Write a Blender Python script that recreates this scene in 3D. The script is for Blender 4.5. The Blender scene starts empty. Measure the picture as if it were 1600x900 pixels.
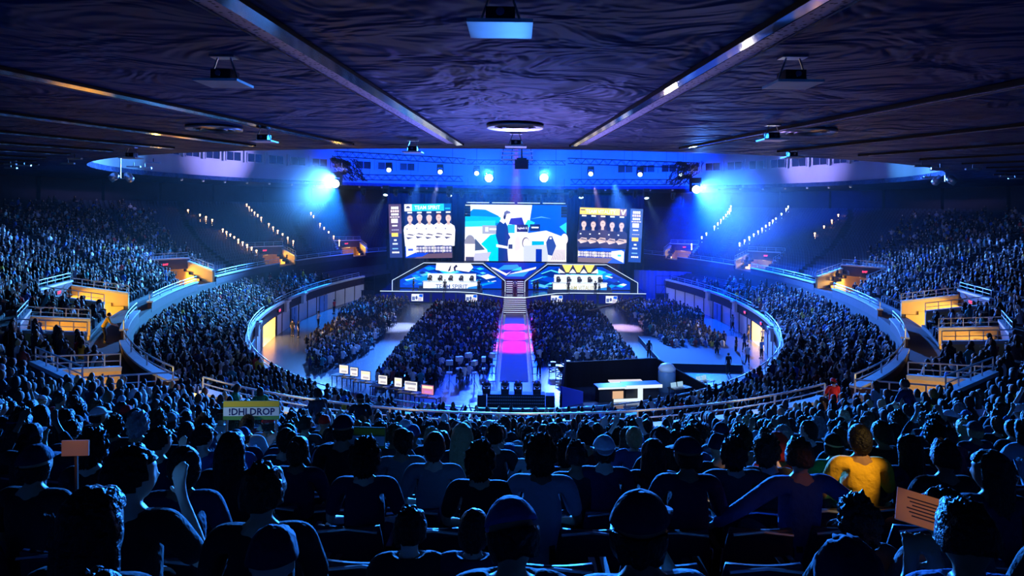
import bpy, bmesh, math, random
import numpy as np
from mathutils import Vector, Matrix, noise
random.seed(7); rng = np.random.default_rng(7)
SC = bpy.context.scene; COL = SC.collection
R = math.radians; PI = math.pi; sin = math.sin; cos = math.cos

# ------------------------------------------------------------------ camera, world, exposure
F = 1067.0; PX, PY, ROLL = 806.0, 322.0, 0.0105      # focal length in px of the 1600x900 frame, principal point
cam = bpy.data.objects.new('camera', bpy.data.cameras.new('camera')); COL.objects.link(cam)
cam.data.lens = F/1600*36; cam.data.sensor_width = 36
cam.data.shift_x = -6/1600; cam.data.shift_y = -128/1600
cam.data.clip_start = .05; cam.data.clip_end = 400
cam.matrix_world = Matrix.Rotation(R(90), 4, 'X') @ Matrix.Rotation(ROLL, 4, 'Z')
SC.camera = cam
W = bpy.data.worlds.new('world'); SC.world = W; W.use_nodes = True
W.node_tree.nodes['Background'].inputs[0].default_value = (.02, .08, .5, 1)
W.node_tree.nodes['Background'].inputs[1].default_value = 0.0
vs = SC.view_settings; vs.view_transform = 'Standard'; vs.look = 'None'; vs.gamma = 1; vs.exposure = 0.0
vs.use_curve_mapping = False
SC.cycles.use_denoising = True
SC.cycles.max_bounces = 4; SC.cycles.diffuse_bounces = 2; SC.cycles.glossy_bounces = 3
SC.cycles.transparent_max_bounces = 6; SC.cycles.volume_bounces = 0
SC.cycles.use_light_tree = True
SC.cycles.sample_clamp_indirect = 3.0
SC.cycles.volume_step_rate = 4.0
SC.cycles.use_fast_gi = False

# arena geometry: z = 0 is eye height, +y runs from the camera to the stage
ZF = -13.4          # arena floor
Z1 = -10.55         # floor of the lower seating at the arena wall
Z2L = -9.4          # top of the lower seating
Z2 = -7.8           # concourse walkway at foot of upper seating
R1 = (77, 44.5, 24.5); R2 = (72, 50, 30)
HOLE = (0, 77, 41); ZC = 3.0
ZD = -11.8          # stage deck

def ell(ring, t, s=0.0):
    C, A, B = ring
    x = B*sin(t); y = C-A*cos(t)
    nx, ny = sin(t)/B, -cos(t)/A
    n = math.hypot(nx, ny)
    return x+nx/n*s, y+ny/n*s, nx/n, ny/n
def slant(tau):
    a = abs(tau); k = min(1, max(0, (a-R(55))/R(30))); k = k*k*(3-2*k)
    return math.copysign(k*R(1.0), tau)
def up(tau, s):      # plan position in the upper seating
    return ell(R2, tau+slant(tau)*max(0, s-1), s)
def upz(s): return Z2+.3*(s-1.1)-min(.2, max(0, s-17.3)*.058)
def unproj(px, py, D=None, z=None):
    u = px-PX; v = py-PY; u, v = u+ROLL*v, v-ROLL*u
    if D is None: D = -z*F/v
    return Vector((u/F*D, D, -v/F*D))
def proj(x, y, z):
    u = F*x/y; v = -F*z/y
    return PX+u-ROLL*v, PY+v+ROLL*u

# ------------------------------------------------------------------ lights
LN = 0
def lamp(kind, loc, col, power, aim=None, size=.3, angle=60, blend=.6, name=None, parent=None, size_y=None, spread=None):
    L = bpy.data.lights.new(name or 'stage_or_added_light', kind); L.color = col; L.energy = power
    if kind == 'AREA':
        L.size = size
        if size_y: L.shape = 'RECTANGLE'; L.size_y = size_y
        if spread: L.spread = R(spread)
    else: L.shadow_soft_size = size
    if kind == 'SPOT': L.spot_size = R(angle); L.spot_blend = blend
    o = bpy.data.objects.new(name or 'stage_or_added_light', L); COL.objects.link(o); o.location = loc
    if aim is not None:
        o.rotation_euler = (Vector(aim)-Vector(loc)).to_track_quat('-Z', 'Y').to_euler()
    return o
BLUE = (.03, .2, 1); DEEP = (.02, .08, 1); CYAN = (.05, .5, 1); WARM = (1, .48, .12); ICE = (.35, .65, 1)
# audience washes hung on the front truss, aimed over the seats
lamp('SPOT', (-23.9, 90, 3.5), (.07, .3, 1), 3.6e5, (-34, 42, -5), .15, 60, .8)
lamp('SPOT', (24, 90, 2.8), (.06, .24, 1), 3.8e5, (34, 42, -5), .15, 60, .8)
lamp('SPOT', (-3.6, 90.2, 4.3), (.02, .22, 1), 9e5, (-5, 4, -2.5), .2, 30, .8)
lamp('SPOT', (3.75, 90.2, 4.35), (.02, .22, 1), 9e5, (5, 4, -2.5), .2, 30, .8)
lamp('SPOT', (-23.2, 89.5, 3.2), (.08, .5, .95), 2.2e5, (-29, 58, -8.5), .15, 30, .7)
lamp('SPOT', (23.2, 89.5, 2.7), BLUE, 9e4, (26, 60, -9), .15, 32, .7)
lamp('SPOT', (6, 84, 3), (.6, .55, 1), .9e4, (-23.5, 66, -12.3), .2, 22, .8)
lamp('SPOT', (-6, 84, 3), (.3, .4, 1), 2e4, (23.5, 66, -12.3), .2, 24, .8)
# ------------------------------------------------------------------ materials
def mat(name, col=(.5, .5, .5), rough=.6, metal=0.0, spec=.3, emis=None, es=0.0):
    m = bpy.data.materials.new(name); m.use_nodes = True
    b = m.node_tree.nodes['Principled BSDF']
    b.inputs['Base Color'].default_value = (*col, 1); b.inputs['Roughness'].default_value = rough
    b.inputs['Metallic'].default_value = metal; b.inputs['Specular IOR Level'].default_value = spec
    if emis: b.inputs['Emission Color'].default_value = (*emis, 1); b.inputs['Emission Strength'].default_value = es
    return m
def bumpy(m, scale=8, strength=.3, dist=.02, vary=.25, stretch=(1, 1, 1), detail=4):
    nt = m.node_tree; N = nt.nodes; L = nt.links; b = N['Principled BSDF']
    tc = N.new('ShaderNodeTexCoord'); mp = N.new('ShaderNodeMapping'); mp.inputs['Scale'].default_value = stretch
    L.new(tc.outputs['Object'], mp.inputs[0])
    nz = N.new('ShaderNodeTexNoise'); nz.inputs['Scale'].default_value = scale; nz.inputs['Detail'].default_value = detail
    L.new(mp.outputs[0], nz.inputs['Vector'])
    bp = N.new('ShaderNodeBump'); bp.inputs['Strength'].default_value = strength; bp.inputs['Distance'].default_value = dist
    L.new(nz.outputs['Fac'], bp.inputs['Height']); L.new(bp.outputs[0], b.inputs['Normal'])
    if vary:
        c = b.inputs['Base Color'].default_value[:]
        mx = N.new('ShaderNodeMix'); mx.data_type = 'RGBA'
        mx.inputs['A'].default_value = (c[0]*(1-vary), c[1]*(1-vary), c[2]*(1-vary), 1)
        mx.inputs['B'].default_value = (min(1, c[0]*(1+vary)), min(1, c[1]*(1+vary)), min(1, c[2]*(1+vary)), 1)
        L.new(nz.outputs['Fac'], mx.inputs['Factor']); L.new(mx.outputs['Result'], b.inputs['Base Color'])
    return m
def emit_attr(name, strength, light=True):
    m = bpy.data.materials.new(name); m.use_nodes = True; nt = m.node_tree; N = nt.nodes
    N.remove(N['Principled BSDF']); e = N.new('ShaderNodeEmission'); a = N.new('ShaderNodeAttribute'); a.attribute_name = 'col'
    nt.links.new(a.outputs['Color'], e.inputs[0]); e.inputs[1].default_value = strength
    nt.links.new(e.outputs[0], N['Material Output'].inputs[0])
    m.cycles.emission_sampling = 'AUTO' if light else 'NONE'
    return m
def emit(name, col, s, light=False):
    m = bpy.data.materials.new(name); m.use_nodes = True; nt = m.node_tree; N = nt.nodes
    N.remove(N['Principled BSDF']); e = N.new('ShaderNodeEmission')
    e.inputs[0].default_value = (*col, 1); e.inputs[1].default_value = s
    nt.links.new(e.outputs[0], N['Material Output'].inputs[0])
    m.cycles.emission_sampling = 'AUTO' if light else 'NONE'
    return m
M = {}
M['floor'] = bumpy(mat('polished_concrete', (.075, .085, .11), .26, 0, .6), .5, .1, .02, .3, (1, 3, 1))
M['carpet'] = bumpy(mat('runway_carpet', (.3, .29, .34), .85), 1.2, .3, .02, .12)
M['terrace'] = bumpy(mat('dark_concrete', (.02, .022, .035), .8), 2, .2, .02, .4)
M['coping'] = bumpy(mat('painted_coping', (.55, .62, .68), .5), 1.5, .2, .01, .25)
M['fascia'] = bumpy(mat('dark_fascia', (.03, .018, .038), .7), 1, .1, .01, .4)
M['panel'] = bumpy(mat('white_panel', (.62, .62, .7), .6), .6, .1, .01, .15)
M['panel_blue'] = mat('blue_door', (.16, .3, .6), .6)
M['cream'] = bumpy(mat('cream_plaster', (.85, .62, .26), .75), .8, .2, .01, .12)
M['drum'] = bumpy(mat('pale_plaster', (.4, .4, .5), .8), .25, .15, .05, .3, (1, 1, .3))
M['black'] = mat('black_metal', (.012, .012, .016), .45, 0, .4)
M['black_cloth'] = bumpy(mat('black_drape', (.008, .009, .016), .9, 0, .1), 3, .5, .05, .3, (1, 1, .05))
M['glass_dark'] = mat('dark_glass', (.008, .01, .016), .2, 0, .5)
M['steel'] = mat('brushed_steel', (.45, .47, .5), .3, .9)
M['chrome'] = mat('bright_metal', (.5, .54, .62), .1, 1.0)
M['alu'] = mat('truss_metal', (.015, .016, .02), .5, .3)
M['rail'] = mat('rail_paint', (.4, .5, .56), .35, .3)
M['white'] = mat('white_paint', (.75, .77, .8), .5)
M['deck'] = mat('stage_deck', (.03, .05, .12), .12, 0, .6)
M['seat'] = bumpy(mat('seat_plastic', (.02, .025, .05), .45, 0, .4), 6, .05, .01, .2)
M['wood'] = mat('dark_wood', (.1, .07, .05), .5)
M['led_white'] = emit('led_strip', (.6, .75, 1), 1.6)
M['led_blue'] = emit('led_blue', (.05, .25, 1), 2.0)
M['lens'] = emit('lamp_lens', (.6, .85, 1), 45)
M['lens_small'] = emit('small_lamp_lens', (.55, .8, 1), 5)
M['exit'] = emit('exit_red', (1, .04, .12), 4)
M['step'] = emit('step_lamp', (1, .5, .22), 7)
M['step_blue'] = emit('cool_step_lamp', (.7, .85, 1), 9)
M['downlight'] = emit('downlight', (.8, .75, .7), .8)
M['screen'] = emit_attr('led_screen', 1.4, True)
M['screen_small'] = emit_attr('monitor_screen', 1.3, False)
M['booth'] = emit_attr('booth_led', 1.3, True)

# ceiling: dark stretched fabric with ripples running round the arena
m = mat('rippled_ceiling', (.02, .045, .14), .5, 0, .05); nt = m.node_tree; N = nt.nodes; L = nt.links
b = N['Principled BSDF']; tc = N.new('ShaderNodeTexCoord')
mp = N.new('ShaderNodeMapping'); mp.inputs['Scale'].default_value = (.7, .8, 1); L.new(tc.outputs['Object'], mp.inputs[0])
nz = N.new('ShaderNodeTexNoise'); nz.inputs['Scale'].default_value = .6; nz.inputs['Detail'].default_value = 3; nz.inputs['Roughness'].default_value = .6; nz.inputs['Distortion'].default_value = .7
L.new(mp.outputs[0], nz.inputs['Vector'])
b.inputs['Specular Tint'].default_value = (.35, .5, 1, 1)
bp = N.new('ShaderNodeBump'); bp.inputs['Strength'].default_value = 1.0; bp.inputs['Distance'].default_value = .75
L.new(nz.outputs['Fac'], bp.inputs['Height']); L.new(bp.outputs[0], b.inputs['Normal'])
M['ceiling'] = m
m = mat('perforated_panel', (.5, .42, .5), .5, .4); nt = m.node_tree; N = nt.nodes; L = nt.links; b = N['Principled BSDF']
tc = N.new('ShaderNodeTexCoord'); vo = N.new('ShaderNodeTexVoronoi'); vo.inputs['Scale'].default_value = 9; L.new(tc.outputs['Object'], vo.inputs['Vector'])
cr = N.new('ShaderNodeValToRGB'); cr.color_ramp.elements[0].position = .25; cr.color_ramp.elements[0].color = (.04, .03, .05, 1)
cr.color_ramp.elements[1].position = .35; cr.color_ramp.elements[1].color = (.6, .5, .6, 1)
L.new(vo.outputs['Distance'], cr.inputs[0]); L.new(cr.outputs[0], b.inputs['Base Color']); M['perf'] = m
# people: colour comes from the object (things) or from the per-person attribute (crowd)
def cloth_mat(name, rough, scale, strength):
    m = mat(name, (.5, .5, .5), rough, 0, .2); nt = m.node_tree; N = nt.nodes; L = nt.links; b = N['Principled BSDF']
    oi = N.new('ShaderNodeObjectInfo'); L.new(oi.outputs['Color'], b.inputs['Base Color'])
    tc = N.new('ShaderNodeTexCoord'); nz = N.new('ShaderNodeTexNoise'); nz.inputs['Scale'].default_value = scale; nz.inputs['Detail'].default_value = 3
    L.new(tc.outputs['Object'], nz.inputs['Vector']); bp = N.new('ShaderNodeBump'); bp.inputs['Strength'].default_value = strength; bp.inputs['Distance'].default_value = .03
    L.new(nz.outputs['Fac'], bp.inputs['Height']); L.new(bp.outputs[0], b.inputs['Normal']); return m
M['cloth'] = cloth_mat('clothing', .8, 11, 1.0); M['skin'] = cloth_mat('skin', .5, 30, .05); M['hair'] = cloth_mat('hair', .5, 38, 1.0)
m = mat('crowd', (.5, .5, .5), .7, 0, .25); a = m.node_tree.nodes.new('ShaderNodeAttribute'); a.attribute_name = 'col'
m.node_tree.links.new(a.outputs['Color'], m.node_tree.nodes['Principled BSDF'].inputs['Base Color']); M['crowd'] = m

# ------------------------------------------------------------------ mesh helpers
class MB:
    def __init__(s): s.v = []; s.f = []; s.m = []; s.cur = 0; s.xf = None
    def add(s, vs, fs, mi=None):
        o = len(s.v)
        if s.xf is not None: vs = [s.xf @ Vector(v) for v in vs]
        s.v += [tuple(v) for v in vs]; s.f += [tuple(i+o for i in f) for f in fs]; s.m += [s.cur if mi is None else mi]*len(fs); return s
    def box(s, c, d, rz=0, rx=0, ry=0, mi=None):
        e = Matrix.Translation(c) @ Matrix.Rotation(rz, 4, 'Z') @ Matrix.Rotation(ry, 4, 'Y') @ Matrix.Rotation(rx, 4, 'X')
        x, y, z = d[0]/2, d[1]/2, d[2]/2
        vs = [e @ Vector((a*x, b_*y, c_*z)) for a in (-1, 1) for b_ in (-1, 1) for c_ in (-1, 1)]
        return s.add(vs, [(0, 1, 3, 2), (4, 6, 7, 5), (0, 4, 5, 1), (2, 3, 7, 6), (0, 2, 6, 4), (1, 5, 7, 3)], mi)
    def bar(s, a, b_, w=.04, h=None, mi=None):      # square bar between two points
        a = Vector(a); b_ = Vector(b_); d = b_-a; l = d.length
        if l < 1e-6: return s
        q = d.to_track_quat('Z', 'Y').to_matrix().to_4x4(); e = Matrix.Translation((a+b_)/2) @ q
        x, y, z = w/2, (h or w)/2, l/2
        vs = [e @ Vector((p*x, q_*y, r*z)) for p in (-1, 1) for q_ in (-1, 1) for r in (-1, 1)]
        return s.add(vs, [(0, 1, 3, 2), (4, 6, 7, 5), (0, 4, 5, 1), (2, 3, 7, 6), (0, 2, 6, 4), (1, 5, 7, 3)], mi)
    def tube(s, pts, r=.03, n=6, mi=None, closed=False):
        pts = [Vector(p) for p in pts]; k = len(pts); rs = r if isinstance(r, (list, tuple)) else [r]*k; vs = []
        for i, p in enumerate(pts):
            d = (pts[min(i+1, k-1)]-pts[max(i-1, 0)]).normalized()
            a = d.cross(Vector((0, 0, 1)));
            if a.length < .05: a = d.cross(Vector((0, 1, 0)))
            a.normalize(); b_ = d.cross(a)
            vs += [p+(a*cos(2*PI*j/n)+b_*sin(2*PI*j/n))*rs[i] for j in range(n)]
        fs = [(i*n+j, i*n+(j+1) % n, (i+1)*n+(j+1) % n, (i+1)*n+j) for i in range(k-1) for j in range(n)]
        fs += [tuple(range(n))[::-1], tuple(range((k-1)*n, k*n))]
        return s.add(vs, fs, mi)
    def lathe(s, prof, c=(0, 0, 0), n=16, axis=None, mi=None):
        q = Matrix.Translation(c)
        if axis is not None: q = q @ Vector(axis).to_track_quat('Z', 'Y').to_matrix().to_4x4()
        k = len(prof); vs = [q @ Vector((r*cos(2*PI*j/n), r*sin(2*PI*j/n), z)) for r, z in prof for j in range(n)]
        fs = [(i*n+j, i*n+(j+1) % n, (i+1)*n+(j+1) % n, (i+1)*n+j) for i in range(k-1) for j in range(n)]
        fs += [tuple(range(n))[::-1], tuple(range((k-1)*n, k*n))]
        return s.add(vs, fs, mi)
    def ball(s, c, r, n=12, k=8, mi=None):
        r = r if isinstance(r, (tuple, list)) else (r, r, r)
        vs = [(c[0]+r[0]*sin(PI*(i+.001)/k)*cos(2*PI*j/n), c[1]+r[1]*sin(PI*(i+.001)/k)*sin(2*PI*j/n), c[2]+r[2]*cos(PI*i/k)) for i in range(k+1) for j in range(n)]
        return s.add(vs, [(i*n+j, (i+1)*n+j, (i+1)*n+(j+1) % n, i*n+(j+1) % n) for i in range(k) for j in range(n)], mi)
    def grid(s, f, nu, nv, mi=None, skip=None):
        vs = [f(i/nu, j/nv) for i in range(nu+1) for j in range(nv+1)]
        fs = [(i*(nv+1)+j, (i+1)*(nv+1)+j, (i+1)*(nv+1)+j+1, i*(nv+1)+j+1) for i in range(nu) for j in range(nv) if not (skip and skip((i+.5)/nu, (j+.5)/nv))]
        return s.add(vs, fs, mi)
    def prism(s, poly, y0, y1, mi=None):   # polygon in x,z extruded along y
        n = len(poly); vs = [(x, y0, z) for x, z in poly]+[(x, y1, z) for x, z in poly]
        return s.add(vs, [tuple(range(n)), tuple(range(2*n-1, n-1, -1))]+[(i, i+n, (i+1) % n+n, (i+1) % n) for i in range(n)], mi)
    def build(s, name, m, parent=None, smooth=False, loc=None):
        me = bpy.data.meshes.new(name); me.from_pydata(s.v, [], s.f)
        ms = m if isinstance(m, (list, tuple)) else [m]
        for x in ms: me.materials.append(x)
        if len(ms) > 1: me.polygons.foreach_set('material_index', s.m)
        if smooth: me.polygons.foreach_set('use_smooth', [True]*len(me.polygons))
        o = bpy.data.objects.new(name, me); COL.objects.link(o)
        if parent is not None: o.parent = parent
        if loc is not None: o.location = loc
        return o
def tag(o, label=None, cat=None, group=None, kind=None):
    if label: o['label'] = label
    if cat: o['category'] = cat
    if group: o['group'] = group
    if kind: o['kind'] = kind
    return o
def thing(name, label, cat, loc=(0, 0, 0), rz=0, group=None, rot=None, sc=None):
    o = bpy.data.objects.new(name, None); COL.objects.link(o); o.location = loc
    o.rotation_euler = rot if rot is not None else (0, 0, rz)
    if sc: o.scale = sc if isinstance(sc, (tuple, list)) else (sc, sc, sc)
    return tag(o, label, cat, group)
def struct(o, label=None): return tag(o, label, 'building part', None, 'structure')
def dup(root, loc=None, rot=None, label=None, group=None, sc=None):
    r = root.copy(); COL.objects.link(r)
    if loc is not None: r.location = loc
    if rot is not None: r.rotation_euler = rot
    if sc: r.scale = (sc, sc, sc)
    if label: r['label'] = label
    if group: r['group'] = group
    for ch in list(root.children):
        c = ch.copy(); COL.objects.link(c); c.parent = r
        for g in ch.children:
            d = g.copy(); COL.objects.link(d); d.parent = c
    return r
# ------------------------------------------------------------------ setting: floor, ceiling, drum, terraces, ring walls
mb = MB(); mb.grid(lambda u, v: (-62+124*u, 18+108*v, ZF), 8, 8); struct(mb.build('floor', M['floor']), 'blue lit polished arena floor around the runway')
# ceiling ring with round opening
def ringpt(r, a, z): return (HOLE[0]+r*sin(a), HOLE[1]+r*cos(a), z)
mb = MB(); mb.grid(lambda u, v: ringpt(41+55*v, 2*PI*u, ZC), 144, 10)
mb.grid(lambda u, v: ringpt(41, 2*PI*u, ZC+.5*v), 144, 1)
struct(mb.build('ceiling', M['ceiling']), 'dark rippled flat ceiling around the round opening')
mb = MB(); mb.grid(lambda u, v: ringpt(41.35, 2*PI*u, ZC+.05+12*v), 144, 6)
mb.grid(lambda u, v: ringpt(41.35*v+.01, 2*PI*u, ZC+12), 96, 3)
struct(mb.build('wall_drum', M['drum'], smooth=True), 'pale curved wall inside the round ceiling opening')
# windows in the drum every 5.25 degrees
nwin = 0
for k in range(-17, 18):
    a = R(5.25*k+1.0*0)
    if abs(k) < 5: continue
    nwin += 1
    c = ringpt(41.2, a, 6.35)
    w = MB(); w.box((0, 0, 0), (2.5, .1, 1.15)); o = w.build('window_%d' % nwin, M['glass_dark'], loc=c); o.rotation_euler = (0, 0, -a)
    struct(o)
    f = MB(); f.box((0, -.09, .62), (2.7, .1, .1)).box((0, -.09, -.62), (2.7, .1, .1)).box((-1.3, -.09, 0), (.1, .1, 1.3)).box((1.3, -.09, 0), (.1, .1, 1.3)).box((0, -.09, 0), (.06, .08, 1.2))
    f.build('window_frame', M['drum'], o)
    p = MB(); p.box((2.05 if k < 0 else -2.05, -.12, .1), (.28, .16, 1.7)); p.build('pilaster', M['drum'], o)
# outer wall behind the top row with pilasters
def outer(t, z, s=29.0): x, y, _, _ = ell(R2, t, s); return (x, y, z)
mb = MB(); mb.grid(lambda u, v: outer(R(-178+356*u), -1.5+4.6*v), 120, 1)
for d in range(-172, 173, 9):
    x, y, nx, ny = ell(R2, R(d), 28.75); mb.box((x, y, .9), (.9, .5, 4.3), math.atan2(ny, nx)+PI/2)
struct(mb.build('wall_outer', bumpy(mat('outer_wall', (.018, .014, .026), .8), 1, .1, .01, .4)), 'dark outer wall with pilasters behind the top row')

# vomitories: (tau, width)
VOM = [(-128, 4.2), (-106, 4.6), (-82, 4.6), (-61, 4.8), (-46, 4.4), (-26, 4.4), (26, 4.4), (46, 4.4), (61, 4.8), (82, 4.6), (106, 4.6), (128, 4.2)]
VS0 = 1.4
def vs1(d): return 4.3 if abs(d) < 50 else 5.2
def tstep(tau): # metres per radian along ring 2
    C, A, B = R2; return math.hypot(B*cos(tau), A*sin(tau))
def in_vom(tau, s, pad=0.0):
    for d, w in VOM:
        if s < VS0-.3-pad or s > vs1(d)+pad: continue
        if abs(tau-R(d))*(tstep(R(d))+s*.7) < w/2+pad: return True
    return False
ROWS = 32; RS = .85
def row_s(i): return 1.9+RS*i
mb = MB()
TA, TB, NT = R(-165), R(165), 420
def tread(i):
    s0 = row_s(i)-.42; z = upz(row_s(i))
    def f(u, v): x, y, _, _ = up(TA+(TB-TA)*u, s0+RS*v); return (x, y, z)
    return f
def riser(i):
    s0 = row_s(i)-.42; z1 = upz(row_s(i)); z0 = Z2 if i == 0 else upz(row_s(i-1))
    def f(u, v): x, y, _, _ = up(TA+(TB-TA)*u, s0); return (x, y, z0+(z1-z0)*v)
    return f
for i in range(ROWS):
    sk = lambda u, v, i=i: in_vom(TA+(TB-TA)*u, row_s(i))
    mb.grid(tread(i), NT, 1, skip=sk); mb.grid(riser(i), NT, 1, skip=sk)
mb.grid(lambda u, v: (*up(TA+(TB-TA)*u, -.1+1.7*v)[:2], Z2), NT, 1)
mb.grid(lambda u, v: (*up(TA+(TB-TA)*u, 1.2+4.2*v)[:2], Z2-1.25), NT, 1, skip=lambda u, v: not in_vom(TA+(TB-TA)*u, 4, .3))
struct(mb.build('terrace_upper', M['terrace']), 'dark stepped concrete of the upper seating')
# lower seating: ruled between the arena wall and the middle ring
LR = 9
def low(t, f):
    a = ell(R1, t, .35); b_ = ell(R2, t, -.5); return a[0]+(b_[0]-a[0])*f, a[1]+(b_[1]-a[1])*f
mb = MB()
for i in range(LR):
    z = Z1+(Z2L-Z1)*i/(LR-1)
    mb.grid(lambda u, v: (*low(R(-140+280*u), (i+v)/LR), z), 200, 1)
    if i: mb.grid(lambda u, v: (*low(R(-140+280*u), i/LR), z-(1-v)*(Z2L-Z1)/(LR-1)), 200, 1)
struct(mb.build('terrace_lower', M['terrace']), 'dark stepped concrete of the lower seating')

# middle ring wall: fascia below the walkway, pale coping, with gaps beside the stairs
def ringband(mb, ring, t0, t1, s0, s1, z0, z1, n, mi=None):
    def q(u, s, z): x, y, _, _ = ell(ring, t0+(t1-t0)*u, s); return (x, y, z)
    mb.grid(lambda u, v: q(u, s0, z0+(z1-z0)*v), n, 1, mi); mb.grid(lambda u, v: q(u, s1, z0+(z1-z0)*v), n, 1, mi)
    mb.grid(lambda u, v: q(u, s0+(s1-s0)*v, z1), n, 1, mi); mb.grid(lambda u, v: q(u, s0+(s1-s0)*v, z0), n, 1, mi)
    for u in (0, 1):
        mb.grid(lambda a, v: q(u, s0+(s1-s0)*a, z0+(z1-z0)*v), 1, 1, mi)
mb = MB(); ringband(mb, R2, R(-150), R(150), -.32, -.05, Z2L-.6, Z2+.02, 220)
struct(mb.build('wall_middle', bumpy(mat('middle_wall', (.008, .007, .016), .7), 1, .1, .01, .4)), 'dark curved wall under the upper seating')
gaps = [(-128, 6), (-106, 7), (-82, 8), (-61, 8), (-46, 7), (-26, 6)]
gaps = gaps+[(-d, w) for d, w in gaps]
segs = []; cur = -150.0
for d, w in sorted(gaps):
    e = d-w/2*.7
    if e > cur: segs.append((cur, e))
    cur = d+w/2*.7
segs.append((cur, 150))
def railing(name, label, ring, t0, t1, s, zb, zt, bars=2, step=2.4, group=None, cat='railing'):
    x, y, nx, ny = ell(ring, (t0+t1)/2, s); rt = thing(name, label, cat, (x, y, zb), 0, group)
    n = max(2, int(abs(t1-t0)*40)); off = Vector((x, y, zb))
    P = lambda t, z: Vector((*ell(ring, t, s)[:2], z))-off
    for b_ in range(bars):
        z = zt-(zt-zb)*b_/bars
        m_ = MB(); m_.tube([P(t0+(t1-t0)*i/n, z) for i in range(n+1)], .035 if b_ == 0 else .022, 6); m_.build('handrail' if b_ == 0 else 'lower_bar', M['rail'], rt, True)
    L_ = abs(t1-t0)*tstep((t0+t1)/2); k = max(1, min(60, int(L_/step)))
    for i in range(k+1):
        m_ = MB(); t = t0+(t1-t0)*i/k; m_.bar(P(t, zb-.02), P(t, zt), .05); m_.build('post', M['rail'], rt)
    return rt
side = lambda d: 'left' if d < 0 else 'right'
where = ['far %s by the stage', 'far %s', 'upper %s', 'middle %s', 'near %s', 'lower %s']
for k, (a, b_) in enumerate(segs):
    mb = MB(); ringband(mb, R2, R(a), R(b_), -.34, -.06, Z2-.25, Z2+.46, max(2, int((b_-a)*1.2)), 1); ringband(mb, R2, R(a), R(b_), -.42, .02, Z2+.46, Z2+.56, max(2, int((b_-a)*1.2)), 0)
    o = mb.build('trim_%d' % (k+1), [M['coping'], M['fascia']]); struct(o, 'pale curved parapet along the upper walkway')
    mid = (a+b_)/2; kk = min(k, len(segs)-1-k)
    pos = 'at the near centre' if kk == 6 else '%s side, %s from the stage' % (side(mid), ['first', 'second', 'third', 'fourth', 'fifth', 'sixth'][kk])
    railing('railing', 'pale railing on the middle parapet, '+pos, R2, R(a), R(b_), -.2, Z2+.55, Z2+1.05, 2, 2.6)
# inner ring (arena wall): white panels below, dark band, pale parapet
mb = MB()
DOOR = [(-76, 2.6), (77, 2.6)]
W1A, W1B = -118, 118
def indoor(t):
    return any(abs(t-R(d))*37 < w for d, w in DOOR)
N1 = 300
def wallpt(u, s, z): x, y, _, _ = ell(R1, R(W1A)+(R(W1B)-R(W1A))*u, s); return (x, y, z)
mb.grid(lambda u, v: wallpt(u, 0, ZF+2.0*v), N1, 1, 0, skip=lambda u, v: indoor(R(W1A)+(R(W1B)-R(W1A))*u))
for i in range(0, N1+1, 5):
    t = R(W1A)+(R(W1B)-R(W1A))*i/N1
    if indoor(t): continue
    x, y, nx, ny = ell(R1, t, -.03); mb.box((x, y, ZF+1), (.06, .12, 2.0), math.atan2(ny, nx), mi=1)
mb.grid(lambda u, v: wallpt(u, -.02, ZF+2.0+.95*v), N1, 1, 1)
mb.grid(lambda u, v: wallpt(u, -.02+.4*v, ZF+2.95), N1, 1, 1)
struct(mb.build('wall_arena', [M['panel'], M['fascia']]), 'white panelled wall with dark upper band around the arena floor')
mb = MB(); ringband(mb, R1, R(W1A), R(W1B), -.12, .2, ZF+2.95, ZF+3.2, N1)
struct(mb.build('trim_30', M['coping']), 'pale coping of the arena wall')
for (a, b_, lab) in ((-116, -79, 'far left, past the lit doorway'), (-73, -20, 'near left'), (-18, 18, 'nearest the camera, behind the moving lights'), (20, 73, 'near right'), (80, 116, 'far right, past the lit doorway')):
    railing('railing', 'thin pale railing on the arena wall '+lab, R1, R(a), R(b_), .05, ZF+3.2, ZF+3.75, 2, 2.4)
# white corbels and blue doors along the arena wall
for d, lab in ((-92, 'far left'), (-84, 'beside left doorway'), (-66, 'near left doorway'), (66, 'near right doorway'), (88, 'beside right doorway'), (100, 'far right')):
    x, y, nx, ny = ell(R1, R(d), -.2); o = MB().box((0, 0, 0), (.3, .9, 1.2)).box((-.1, 0, .5), (.5, 1.0, .2)).build('wall_bracket', M['white'], loc=(x, y, ZF+2.6)); o.rotation_euler = (0, 0, math.atan2(ny, nx))
    tag(o, 'small white bracket box on the dark band of the arena wall, '+lab, 'bracket')
for d, w, lab in ((-101, 2.4, 'far left, near the stage'), (-63, 2.2, 'left, nearest the camera'), (-88, 1.8, 'left, beyond the lit doorway'), (62, 2.4, 'right, nearest the camera'), (96, 2.2, 'right, near the stage')):
    x, y, nx, ny = ell(R1, R(d), -.12); rt = thing('door_%d' % (abs(d)), None, None, (x, y, ZF), math.atan2(ny, nx)); struct(rt, 'blue metal door in the arena wall '+lab)
    MB().box((0, 0, .98), (.08, w, 1.96)).build('door_leaf', M['panel_blue'], rt); MB().box((-.06, .0, .98), (.03, .04, 1.9)).build('door_joint', M['fascia'], rt); MB().bar((-.09, .1, 1), (-.09, .1, 1.25), .03).build('door_handle', M['steel'], rt)
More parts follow.
